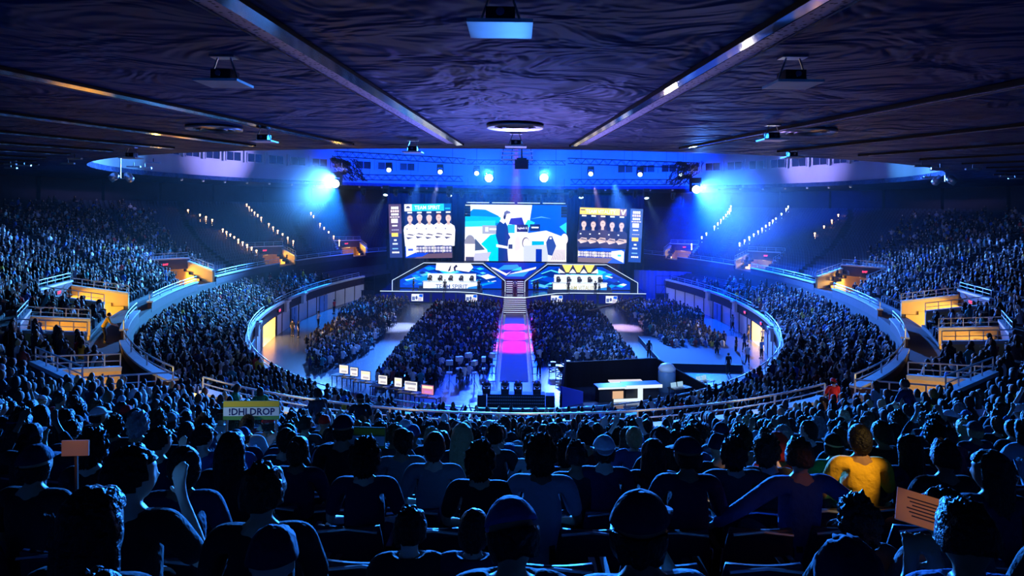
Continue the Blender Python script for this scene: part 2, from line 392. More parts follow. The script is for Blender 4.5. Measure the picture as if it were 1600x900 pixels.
# lit doorways with a passage behind
for d, w in DOOR:
    x, y, nx, ny = ell(R1, R(d), 0); e = math.atan2(ny, nx)
    rt = thing('doorway_passage', None, None, (x, y, ZF), e); struct(rt, 'bright cream passage behind the open doorway, %s side' % side(d))
    m_ = MB(); m_.box((3.5, w+.1, 1.2), (7, .15, 2.7)).box((3.5, -w-.1, 1.2), (7, .15, 2.7)).box((7, 0, 1.2), (.15, 2*w+.2, 2.7)).box((3.5, 0, 2.45), (7, 2*w+.2, .12)).box((3.5, 0, .012), (7, 2*w, .02))
    m_.build('passage_walls', M['cream'], rt)
    fx = MB().box((2.5, 0, 2.33), (.3, 2.4, .1)).build('passage_lamp', emit('passage_glow_%s' % side(d), (1, .72, .3), 6), rt)
    p = Matrix.Translation((x, y, ZF)) @ Matrix.Rotation(e, 4, 'Z')
    lamp('AREA', p @ Vector((2.5, 0, 2.2)), (1, .66, .26) if d < 0 else (1, .8, .5), 2600, p @ Vector((1.2, 0, 0)), 3, name='passage_light')
# exit signs
def exit_sign(loc, e, lab, sc=1):
    rt = thing('exit_sign', 'small glowing red exit sign '+lab, 'sign', loc, e, sc=sc)
    MB().box((0, 0, 0), (.1, .7, .3)).build('sign_box', M['black'], rt)
    c = bpy.data.curves.new('t', 'FONT'); c.body = 'EXIT'; c.size = .27; c.align_x = 'CENTER'; c.align_y = 'CENTER'; c.extrude = .01
    to = bpy.data.objects.new('t', c); COL.objects.link(to); bpy.context.view_layer.update()
    me = bpy.data.meshes.new_from_object(to.evaluated_get(bpy.context.evaluated_depsgraph_get())); bpy.data.objects.remove(to)
    me.materials.clear(); me.materials.append(M['exit']); o = bpy.data.objects.new('sign_lettering', me); COL.objects.link(o); o.parent = rt
    o.location = (-.06, 0, 0); o.rotation_euler = (R(90), 0, -PI/2)
for d, lab in ((-80.5, 'over the left arena doorway'), (74, 'over the near side of the right arena doorway'), (83, 'over the far side of the right arena doorway')):
    x, y, nx, ny = ell(R1, R(d), -.15); exit_sign((x, y, ZF+2.5), math.atan2(ny, nx), lab, 1.1)

# vomitory boxes
names = {128: 'nearest the stage', 106: 'second from the stage', 82: 'third from the stage', 61: 'fourth from the stage', 46: 'fifth from the stage', 26: 'nearest the camera'}
for d, w in VOM:
    tau = R(d); VS1 = vs1(d)
    a = Vector(up(tau, VS0)[:2]); b_ = Vector(up(tau, VS1)[:2]); dr = (b_-a).normalized(); e = math.atan2(dr.y, dr.x)
    L_ = (b_-a).length
    rt = thing('stair_entrance', None, None, (a.x, a.y, Z2), e); struct(rt, 'sunken cream entrance box in the %s upper seating, %s' % (side(d), names[abs(d)]))
    zb = -.82 if abs(d) > 50 else -1.1
    zs0 = .75; zs1 = upz(VS1)-Z2+.45
    h = w/2+.1
    for sg in (-1, 1):
        y0 = sg*h
        m_ = MB(); m_.add([(0, y0-.1, zb), (L_, y0-.1, zb), (L_, y0-.1, zs1), (0, y0-.1, zs0+.3), (0, y0+.1, zb), (L_, y0+.1, zb), (L_, y0+.1, zs1), (0, y0+.1, zs0+.3)],
              [(0, 1, 2, 3), (7, 6, 5, 4), (0, 4, 5, 1), (3, 2, 6, 7), (0, 3, 7, 4), (1, 5, 6, 2)]); m_.build('side_wall', M['cream'], rt)
        m_ = MB(); m_.bar((0, y0, zs0+.37), (L_, y0, zs1+.07), .3, .16); m_.build('coping', M['coping'], rt)
        m_ = MB(); m_.tube([(0, y0, zs0+.5), (0, y0, zs0+.95), (L_, y0, zs1+.65)], .03, 6); m_.tube([(0.05, y0, zs0+.68), (L_, y0, zs1+.38)], .02, 6)
        for k in range(6): m_.bar((L_*k/5, y0, zs0+.3+(zs1-zs0-.3)*k/5), (L_*k/5, y0, zs0+.95+(zs1-.3-zs0)*k/5), .04)
        m_.build('side_rail', M['rail'], rt)
    m_ = MB(); m_.box((L_, 0, (zb+1.85+zs1+.35)/2), (.25, 2*h, zs1+.35-zb-1.85)); m_.build('lintel', M['fascia'], rt)
    m_ = MB(); m_.box((L_, 0, zs1+.42), (.32, 2*h+.2, .14)); m_.build('coping', M['coping'], rt)
    m_ = MB(); m_.tube([(L_, -h, zs1+1.0), (L_, h, zs1+1.0)], .03, 6); m_.tube([(L_, -h, zs1+.75), (L_, h, zs1+.75)], .02, 6)
    for k in range(5): m_.bar((L_, -h+2*h*k/4, zs1+.4), (L_, -h+2*h*k/4, zs1+1.0), .04)
    m_.build('back_rail', M['rail'], rt)
    m_ = MB(); m_.xf = Matrix.Translation((0, 0, zb)); m_.box((L_+1.9, h, .9), (3.8, .15, 1.9)).box((L_+1.9, -h, .9), (3.8, .15, 1.9)).box((L_+3.8, 0, .9), (.15, 2*h, 1.9)).box((L_+1.9, 0, 1.86), (3.8, 2*h, .06)).box((L_/2+1.9, 0, -.02), (L_+3.8, 2*h, .06)).box((.02, 0, -zb/2-.02), (.08, 2*h-1.6, -zb))
    m_.build('passage', M['cream'], rt)
    MB().box((L_+1.1, 0, 1.76+zb), (.22, 1.6, .1)).build('passage_lamp', emit('lamp_glow', (1, .6, .2), 3), rt)
    p = Matrix.Translation((a.x, a.y, Z2)) @ Matrix.Rotation(e, 4, 'Z')
    c = (1, .55, .07) if d < 0 else ((1, .62, .2) if d < 100 else (1, .8, .6))
    lamp('AREA', p @ Vector((L_+.9, 0, 1.5+zb)), c, (620 if abs(d) > 50 else 380 if abs(d) > 30 else 160), p @ Vector((L_*.3, 0, .6+zb)), 1.6, spread=160, name='passage_light')
    if abs(d) > 50: exit_sign(p @ Vector((L_-.2, 0, zs1-.1)), e, 'in the %s seating entrance %s' % (side(d), names[abs(d)]), .95)

# radial light troughs in the ceiling
for k in range(-9, 9):
    a = R(7.06*(k+.5)); ca = PI+a
    def q(r, off, z, ca=ca):
        return (HOLE[0]+r*sin(ca)+off*cos(ca), HOLE[1]+r*cos(ca)-off*sin(ca), z)
    sg = 1 if k < 0 else -1      # side that faces the middle of the house
    r0, r1 = 44.3, 78
    ang = 'left' if k >= 0 else 'right'
    rt = thing('trim_%d' % (40+k), None, None); struct(rt, 'long radial light trough in the ceiling')
    def strip(o0, z0, o1, z1, mtl, nm, n=24):
        m_ = MB(); m_.grid(lambda u, v: q(r0+(r1-r0)*u, o0+(o1-o0)*v, z0+(z1-z0)*v), n, 1); return m_.build(nm, mtl, rt)
    strip(.15, ZC-.02, .15, ZC-.13, M['black'], 'trough_side'); 
    strip(.15, ZC-.13, -.15, ZC-.1, M['chrome'], 'reflector')
    strip(-.15, ZC-.1, -.15, ZC-.02, M['black'], 'trough_side')
    for s_ in ((1,) if abs(k+.5) > 3 else (1,)):
        s2 = -1 if k >= 0 else 1
        s2 = 1 if k >= 0 else -1
        strip(s2*.26, ZC-.05, s2*.62, ZC-.03, M['perf'], 'perforated_panel'); strip(s2*.62, ZC-.08, s2*.66, ZC-.03, M['white'], 'panel_edge')
    m_ = MB(); m_.add([q(r0, .2, ZC-.02), q(r0, .2, ZC-.13), q(r0, -.2, ZC-.1), q(r0, -.2, ZC-.02)], [(0, 1, 2, 3)]); m_.build('trough_end', M['black'], rt)
# ------------------------------------------------------------------ pictures on LED surfaces (painted polygons in one flat mesh)
def text_poly(body, size, off=0.012):
    c = bpy.data.curves.new('t', 'FONT'); c.body = body; c.size = size; c.offset = off; c.align_x = 'CENTER'; c.align_y = 'CENTER'; c.resolution_u = 2
    to = bpy.data.objects.new('t', c); COL.objects.link(to); bpy.context.view_layer.update()
    me = bpy.data.meshes.new_from_object(to.evaluated_get(bpy.context.evaluated_depsgraph_get())); bpy.data.objects.remove(to)
    return [tuple(v.co) for v in me.vertices], [tuple(p.vertices) for p in me.polygons]
class Paint:       # local coordinates: x right, z up, metres; later shapes lie on top
    def __init__(s, w, h): s.w, s.h = w, h; s.v = []; s.f = []; s.c = []; s.l = 0
    def poly(s, pts, col):
        s.l += 1; o = len(s.v); s.v += [(x, -.0035*s.l, z) for x, z in pts]; s.f.append(tuple(range(o, o+len(pts)))); s.c.append(col); return s
    def rect(s, x0, z0, x1, z1, col): return s.poly([(x0, z0), (x1, z0), (x1, z1), (x0, z1)], col)
    def disc(s, x, z, rx, rz, col, n=14, a0=0, a1=2*PI): return s.poly([(x+rx*cos(a0+(a1-a0)*i/n), z+rz*sin(a0+(a1-a0)*i/n)) for i in range(n+(1 if a1-a0 < 6.2 else 0))], col)
    def text(s, body, x, z, w, h, col):
        vs, fs = text_poly(body, 1.0); xs = [v[0] for v in vs]; zs = [v[1] for v in vs]; s.l += 1; o = len(s.v)
        kx = w/(max(xs)-min(xs)); kz = h/(max(zs)-min(zs)); cx = (max(xs)+min(xs))/2; cz = (max(zs)+min(zs))/2
        s.v += [(x+(a-cx)*kx, -.0035*s.l, z+(b_-cz)*kz) for a, b_, _ in vs]; s.f += [tuple(i+o for i in f) for f in fs]; s.c += [col]*len(fs); return s
    def build(s, name, m, parent, loc=(0, 0, 0), rot=None):
        me = bpy.data.meshes.new(name); me.from_pydata(s.v, [], s.f); me.materials.append(m)
        at = me.color_attributes.new('col', 'FLOAT_COLOR', 'CORNER'); d = []
        for p, c in zip(me.polygons, s.c): d += [*c, 1]*len(p.vertices)
        at.data.foreach_set('color', d); o = bpy.data.objects.new(name, me); COL.objects.link(o); o.parent = parent; o.location = loc
        if rot: o.rotation_euler = rot
        return o
WH = (.95, .97, 1); NAVY = (.005, .012, .08); DB = (.0, .02, .35); BL = (.0, .09, .95); CY = (.02, .62, .95); YE = (1, .72, .12); GR = (.3, .32, .42)
def player(P, x, z, h, shirt, skin, arm, hair, dark):    # bust portrait, crossed arms; z = bottom, h = height
    w = h*.2
    P.poly([(x-w*.85, z), (x-w*1.02, z+h*.5), (x-w*.9, z+h*.62), (x-w*.3, z+h*.7), (x+w*.3, z+h*.7), (x+w*.9, z+h*.62), (x+w*1.02, z+h*.5), (x+w*.85, z)], shirt)
    P.poly([(x-w*.22, z+h*.66), (x+w*.22, z+h*.66), (x+w*.2, z+h*.78), (x-w*.2, z+h*.78)], arm)
    P.disc(x, z+h*.885, w*.44, h*.09, hair); P.disc(x, z+h*.85, w*.41, h*.105, skin); P.rect(x-w*.2, z+h*.855, x+w*.2, z+h*.865, hair)
    P.poly([(x-w*.95, z+h*.36), (x-w*.3, z+h*.3), (x+w*.6, z+h*.42), (x+w*.95, z+h*.34), (x+w*.6, z+h*.28), (x-w*.4, z+h*.22)], dark)
    P.poly([(x-w*.95, z+h*.3), (x-w*.3, z+h*.42), (x+w*.9, z+h*.4), (x+w*.95, z+h*.3), (x+w*.3, z+h*.27)], arm if dark[0] > .5 else shirt); P.poly([(x-w*.6, z+h*.36), (x-w*.2, z+h*.39), (x+w*.5, z+h*.36), (x+w*.5, z+h*.33), (x-w*.2, z+h*.35)], (.1, .08, .15)); P.rect(x-w*.6, z+h*.52, x-w*.35, z+h*.56, (.95, .95, 1) if dark[0] > .5 else (.3, .3, .45))
def stats(P, x0, x1, z0, z1):
    P.rect(x0, z0, x1, z1, (.02, .03, .2)); n = 12
    for i in range(n):
        x = x0+(x1-x0)*(i+.5)/n
        for r in (0, 1):
            z = z0+(z1-z0)*(.3+.42*r); P.rect(x-.16, z-.15, x+.14, z+.15, (.75, .7, .85) if (i+r) % 3 else WH)
            P.rect(x-.05, z-.07, x+.05, z+.05, (.1, .08, .3))
        if i % 3 == 0: P.rect(x0+(x1-x0)*i/n-.03, z0, x0+(x1-x0)*i/n+.03, z1, (.8, .7, .5))
def team_screen(x0, x1, z0, z1, D, lab, left):
    w, h = x1-x0, z1-z0; rt = thing('led_screen', lab, 'screen', ((x0+x1)/2, D, z0)); rt.rotation_euler = (R(4), R(-1.6 if left else 1.6), 0)
    MB().box((0, .12, h/2), (w+.12, .2, h+.12)).build('screen_housing', M['black'], rt)
    m_ = MB(); [m_.bar((x, .3, h), (x, .3, h+2.2), .04) for x in (-w*.4, w*.4)]; m_.build('hanging_cable', M['alu'], rt)
    P = Paint(w, h); a, b_ = -w/2, w/2
    P.rect(a, 0, b_, h, (.004, .012, .09)); P.rect(a+.1, 0, b_-.1, h*.55, (.012, .02, .12))
    zt = h-1.0
    if left:
        P.rect(a, zt, b_, h, CY); P.rect(a, zt, a+1.05, h, WH); P.disc(a+.52, zt+.42, .3, .32, (.05, .05, .08), 10, 0, PI); P.rect(b_-1.0, zt, b_, h, (.0, .1, .4)); P.rect(b_-.85, zt+.25, b_-.15, zt+.4, CY)
        P.text('TEAM SPIRIT', -.05, zt+.5, 3.6, .55, WH)
        for i in range(5):
            x = a+.75+1.36*i; P.rect(x-.33, zt-.3, x+.33, zt-.1, WH)
            player(P, x, 1.7+.1*(i % 2), 4.6, (.9, .9, .98), (.72, .52, .46), (.6, .4, .35), [(.25, .15, .12), (.8, .75, .8), (.6, .55, .6), (.35, .08, .06), (.25, .17, .15)][i], (.06, .06, .16))
        P.rect(a, 1.1, b_, 1.75, BL); P.poly([(a, 0), (b_, 0), (b_, .75), (a+2.6, .6), (a+1.2, 0)], (.12, .07, .12))
        P.poly([(a, .1), (a+2.4, .25), (a+3.4, .8), (a, 1.0)], (.0, .05, .8))
        P.poly([(a+.1, .25), (a+1.5, .85), (a+1.6, 1.9), (a+.1, 2.2)], (.8, .82, .95)); P.rect(a+.4, 1.1, a+1.1, 1.4, (.05, .1, .7))
        stats(P, a+1.55, b_, .75, 1.75)
    else:
        P.rect(a, zt, b_-.9, h-.05, YE); P.rect(a+.1, zt+.55, a+.75, zt+.7, (.1, .08, .05)); P.rect(b_-.95, zt-.05, b_, h-.05, (.25, .12, .1))
        P.poly([(b_-.85, h-.15), (b_-.6, h-.2), (b_-.5, zt+.35), (b_-.35, h-.2), (b_-.02, h-.1), (b_-.35, zt+.1), (b_-.6, zt+.1)], WH)
        P.text('TEAM VITALITY', -.35, zt+.45, 4.2, .55, (1, .97, .85))
        for i in range(5):
            x = a+.65+1.33*i; P.rect(x-.33, zt-.3, x+.3, zt-.1, WH)
            player(P, x, 1.7, 4.3+.2*(i == 2), (.03, .035, .12), (.72, .54, .5), (.66, .5, .46), (.18, .1, .12), (.85, .68, .65))
        P.rect(a, 0, b_, 2.15, (.006, .015, .12)); P.poly([(a, .65), (b_, .65), (b_, 2.0), (0, 2.1), (a, 1.7)], BL); P.rect(a, 0, b_, .7, (.2, .15, .2))
        P.poly([(b_-2.4, 0), (b_, 0), (b_, .9), (b_-1.6, .75)], (.02, .12, .9)); P.poly([(b_-1.9, .9), (b_-.1, .1), (b_-.1, 1.7), (b_-.5, 1.9), (b_-1.9, 1.7)], (.8, .85, .95)); P.rect(b_-1.0, 1.0, b_-.5, 1.25, CY)
        stats(P, a, b_-1.9, .75, 1.65)
    P.build('screen_picture', M['screen'], rt)
def banner(x0, x1, z0, z1, D, lab, left):
    w, h = x1-x0, z1-z0; rt = thing('led_banner', lab, 'screen', ((x0+x1)/2, D, z0)); rt.rotation_euler = (R(3), R(-1.6 if left else 1.6), 0)
    MB().box((0, .12, h/2), (w+.1, .2, h+.1)).build('screen_housing', M['black'], rt)
    P = Paint(w, h); P.rect(-w/2, 0, w/2, h, (.02, .04, .2) if left else (.015, .07, .4)); P.rect(-w/2, h*.45, w/2, h, (.09, .06, .16) if left else (.06, .14, .5))
    for z, hh, ww, c in ((.93, .05, .62, WH), (.87, .04, .7, (.85, .7, .75)), (.81, .04, .62, WH), (.76, .02, .8, (.8, .7, .8)), (.69, .08, .62, WH), (.6, .025, .5, WH), (.52, .015, .6, (.5, .5, .7)), (.43, .07, .62, YE), (.33, .03, .25, WH), (.26, .03, .5, (.6, .7, .9)), (.17, .02, .55, (.2, .5, 1)), (.1, .03, .6, WH)):
        n = 4 if ww > .55 and hh < .06 else 1
        for i in range(n): P.rect(-w*ww/2+w*ww*i/n, h*(z-hh/2), -w*ww/2+w*ww*(i+.85)/n, h*(z+hh/2), c)
    P.build('screen_picture', M['screen'], rt)
team_screen(-15.55, -8.95, -7.5, .2, 97, 'large left hanging LED screen with blue TEAM SPIRIT header and five white-shirted portraits', True)
team_screen(8.85, 15.45, -7.9, -.1, 97, 'large right hanging LED screen with yellow TEAM VITALITY header and five dark-shirted portraits', False)
banner(-17.8, -16.05, -7.5, .1, 97, 'narrow vertical sponsor LED banner left of the left team screen', True)
banner(16.05, 17.8, -7.8, -.2, 97, 'narrow vertical sponsor LED banner right of the right team screen', False)
# centre screen
def centre_picture(P, w, h):
    k = w/16.0; X = lambda u: (u-.5)*w; Z = lambda v: v*h
    P.rect(X(0), 0, X(1), h, (.85, .93, 1))
    P.poly([(X(.62), Z(.5)), (X(.66), h), (X(1), h), (X(1), Z(.42)), (X(.8), Z(.55))], BL)
    P.poly([(X(.64), Z(.75)), (X(.75), Z(.8)), (X(.85), Z(.76)), (X(.75), Z(.78))], (.1, .4, 1))
    P.poly([(X(0), Z(.8)), (X(.08), Z(.92)), (X(.2), Z(.91)), (X(.33), Z(.8)), (X(.4), Z(.6)), (X(0), Z(.66))], (.0, .2, .85))
    P.poly([(X(0), Z(.65)), (X(.35), Z(.68)), (X(.35), Z(.78)), (X(0), Z(.8))], (.0, .45, .9)); P.poly([(X(0), Z(.6)), (X(.3), Z(.62)), (X(.3), Z(.72)), (X(0), Z(.7))], CY)
    P.poly([(X(.43), Z(.66)), (X(.45), Z(.76)), (X(.56), Z(.78)), (X(.59), Z(.62))], DB)
    P.poly([(X(.58), Z(.62)), (X(.62), Z(.74)), (X(.69), Z(.69)), (X(.66), Z(.6))], CY); P.poly([(X(.93), Z(.62)), (X(1), Z(.7)), (X(1), Z(.5))], CY)
    P.poly([(X(.75), Z(.5)), (X(1), Z(.36)), (X(1), 0), (X(.7), 0)], (.9, .92, 1))
    P.poly([(X(.16), Z(.3)), (X(.25), Z(.46)), (X(.36), Z(.5)), (X(.36), 0), (X(.24), 0), (X(.22), Z(.2))], (.0, .6, .95))
    P.rect(X(.17), Z(.48), X(.32), Z(.63), (.35, .38, .5)); P.rect(X(.2), Z(.52), X(.23), Z(.6), WH); P.rect(X(.24), Z(.55), X(.31), Z(.58), WH)
    P.rect(X(.42), Z(.5), X(.49), Z(.65), (.0, .45, .65)); P.rect(X(.51), Z(.52), X(.62), Z(.65), NAVY); P.text('logitech G', X(.565), Z(.585), w*.09, h*.05, WH)
    P.rect(X(.64), Z(.54), X(.74), Z(.66), NAVY); P.rect(X(.655), Z(.59), X(.725), Z(.615), WH); P.rect(X(.66), Z(.28), X(.78), Z(.36), (.0, .4, .7))
    # standing man in dark blue jacket with headset, looking down to the right
    P.poly([(X(.33), 0), (X(.33), Z(.3)), (X(.305), Z(.45)), (X(.31), Z(.63)), (X(.35), Z(.72)), (X(.39), Z(.72)), (X(.42), Z(.62)), (X(.43), Z(.48)), (X(.45), Z(.42)), (X(.43), Z(.38)), (X(.42), Z(.2)), (X(.43), 0)], (.004, .03, .2))
    P.poly([(X(.31), Z(.25)), (X(.42), Z(.22)), (X(.43), Z(.26)), (X(.31), Z(.3))], WH); P.poly([(X(.34), Z(.71)), (X(.365), Z(.78)), (X(.4), Z(.7)), (X(.38), Z(.66))], (.9, .85, .9))
    P.disc(X(.415), Z(.79), w*.028, h*.085, (.92, .85, .9)); P.poly([(X(.38), Z(.8)), (X(.385), Z(.87)), (X(.41), Z(.9)), (X(.44), Z(.88)), (X(.45), Z(.85)), (X(.41), Z(.84)), (X(.395), Z(.74))], (.12, .13, .22)); P.disc(X(.388), Z(.78), w*.011, h*.04, (.01, .01, .05))
    # seated players, chairs, monitors
    P.disc(X(.05), Z(.3), w*.055, h*.16, (.25, .25, .32)); P.rect(X(0), Z(0), X(.1), Z(.3), (.9, .8, .82)); P.poly([(X(.1), Z(.4)), (X(.2), Z(.2)), (X(.1), Z(.18))], (.05, .08, .15))
    P.poly([(X(.08), 0), (X(.1), Z(.13)), (X(.26), Z(.16)), (X(.22), 0)], (.5, .5, .65)); P.rect(X(.01), Z(0), X(.09), Z(.07), (.05, .05, .12))
    P.disc(X(.52), Z(.28), w*.03, h*.17, (.75, .66, .72)); P.disc(X(.6), Z(.33), w*.037, h*.1, (.12, .1, .15)); P.disc(X(.605), Z(.32), w*.032, h*.09, (.93, .87, .9))
    P.poly([(X(.45), 0), (X(.46), Z(.15)), (X(.55), Z(.22)), (X(.58), Z(.0))], (.85, .8, .85)); P.poly([(X(.58), 0), (X(.58), Z(.28)), (X(.82), Z(.3)), (X(.82), 0)], (.55, .6, .75)); P.rect(X(.7), 0, X(.76), Z(.22), DB)
    P.poly([(X(.8), Z(.34)), (X(.83), Z(.45)), (X(.86), Z(.45)), (X(.9), Z(.28)), (X(.87), Z(.1)), (X(.82), Z(.12))], (.02, .06, .3)); P.rect(X(.835), Z(.4), X(.855), Z(.43), WH)
    P.disc(X(.98), Z(.4), w*.035, h*.1, (.9, .8, .84)); P.poly([(X(.84), 0), (X(.9), Z(.28)), (X(1), Z(.33)), (X(1), 0)], (.85, .8, .86)); P.rect(X(.43), Z(.22), X(.47), Z(.3), (.02, .05, .15))
    for i in range(8): P.poly([(X(.85+.018*i), Z(.03)), (X(.86+.018*i), Z(.03)), (X(.9+.012*i), Z(.22)), (X(.895+.012*i), Z(.22))], (.45, .35, .45))
w, h = 14.4, 8.0
rt = thing('led_screen', 'huge centre LED screen showing a standing man in a dark blue jacket beside seated players', 'screen', (.02, 97, -7.83))
MB().box((0, .14, h/2), (w+.15, .2, h+.15)).build('screen_housing', M['black'], rt)
m_ = MB(); [m_.box((-w/2+w*(i+.5)/4, 0, h+.28), (w/4-.4, .1, .1)) for i in range(4)]; m_.build('light_strip', M['led_white'], rt)
P = Paint(w, h); centre_picture(P, w, h); P.build('screen_picture', M['screen'], rt)
# speaker stacks hanging at both top corners of the centre screen
for sg in (-1, 1):
    rt = thing('line_array_speaker', 'black hanging speaker column at the top %s corner of the centre screen' % side(sg), 'speaker', (sg*6.75, 95.6, -1.35))
    for k in range(4): MB().box((0, -.04*k, .38*k), (.8, .6, .34), rx=R(-3*k)).build('speaker_cabinet', M['black'], rt)
    MB().box((0, 0, 1.5), (.7, .5, .06)).bar((0, 0, 1.5), (0, 0, 5.2), .05).build('rigging_frame', M['alu'], rt)
# black drape behind the whole stage
mb = MB()
mb.grid(lambda u, v: (-20+40*u, 106+.25*sin(u*240), ZF+15.2*v), 300, 1)
o = mb.build('stage_backdrop', M['black_cloth'], smooth=True); tag(o, 'tall black drape hanging behind the stage and screens', 'curtain')

# ------------------------------------------------------------------ stage
mb = MB()
edge = [(-18.4, 93.2), (-8, 93.2), (-5.6, 92.6), (-1.5, 88.2), (1.5, 88.2), (5.6, 92.6), (8, 93.2), (17.9, 93.2)]
out = edge+[(18.4, 104), (-18.8, 104)]
mb.add([(x, y, ZD) for x, y in out]+[(x, y, ZF) for x, y in out], [tuple(range(10))[::1]]+[(i, i+10, (i+1) % 10+10, (i+1) % 10) for i in range(10)])
st = mb.build('stage', M['deck']); tag(st, 'wide glossy blue stage platform with angled front edge and white light line', 'stage')
mb = MB()
for a, b_ in zip(edge, edge[1:]): mb.bar((a[0], a[1]-.03, ZD+.02), (b_[0], b_[1]-.03, ZD+.02), .07)
mb.build('edge_light', M['led_white'], st)
mb = MB()
for a, b_ in zip(edge, edge[1:]):
    n = 6
    for i in range(n):
        p0 = Vector((a[0]+(b_[0]-a[0])*(i+.1)/n, a[1]+(b_[1]-a[1])*(i+.1)/n-.02, 0)); p1 = Vector((a[0]+(b_[0]-a[0])*(i+.9)/n, a[1]+(b_[1]-a[1])*(i+.9)/n-.02, 0))
        mb.add([(p0.x, p0.y, ZF+.2), (p1.x, p1.y, ZF+.2), (p1.x, p1.y, ZD-.2), (p0.x, p0.y, ZD-.2)], [(0, 1, 2, 3)])
mb.build('skirt_panel', emit('skirt_glow', (.01, .02, .32), .55, False), st)
rt = thing('front_stairs', 'broad stairs with white glowing nosings from the runway up to the stage', 'stairs', (0, 85.0, ZF))
for i in range(8):
    MB().box((0, .2+.4*i, .1+.1*i), (2.9, .4, .2+.2*i)).build('step', M['deck'], rt); MB().box((0, .4*i-.01, .17+.2*i), (2.8, .03, .06)).build('nosing_light', M['led_white'], rt)
rt = thing('back_stairs', 'stairs with glowing lines behind the trophy between the two booths', 'stairs', (0, 92.2, ZD))
for i in range(6):
    MB().box((0, .2+.35*i, .12+.12*i), (2.4, .35, .24+.24*i)).build('step', M['deck'], rt)
    MB().box((-.75, .35*i, .2+.24*i), (.85, .03, .06)).box((.75, .35*i, .2+.24*i), (.85, .03, .06)).build('nosing_light', M['led_white'], rt)
rt = thing('trophy_plinth', 'black plinth standing at the centre of the stage', 'plinth', (0, 89.7, ZD))
MB().lathe([(.3, 0), (.3, .06), (.22, .1), (.2, 1.15), (.26, 1.2), (.26, 1.25)], n=20).build('column', M['black'], rt, True)
rt = thing('trophy', 'round silver trophy on the black plinth at centre stage', 'trophy', (0, 89.7, ZD+1.25))
MB().ball((0, 0, .35), .27, 20, 14).build('globe', M['chrome'], rt, True); MB().lathe([(.16, 0), (.14, .04), (.05, .08), (.06, .14)], n=16).build('base', M['chrome'], rt, True)

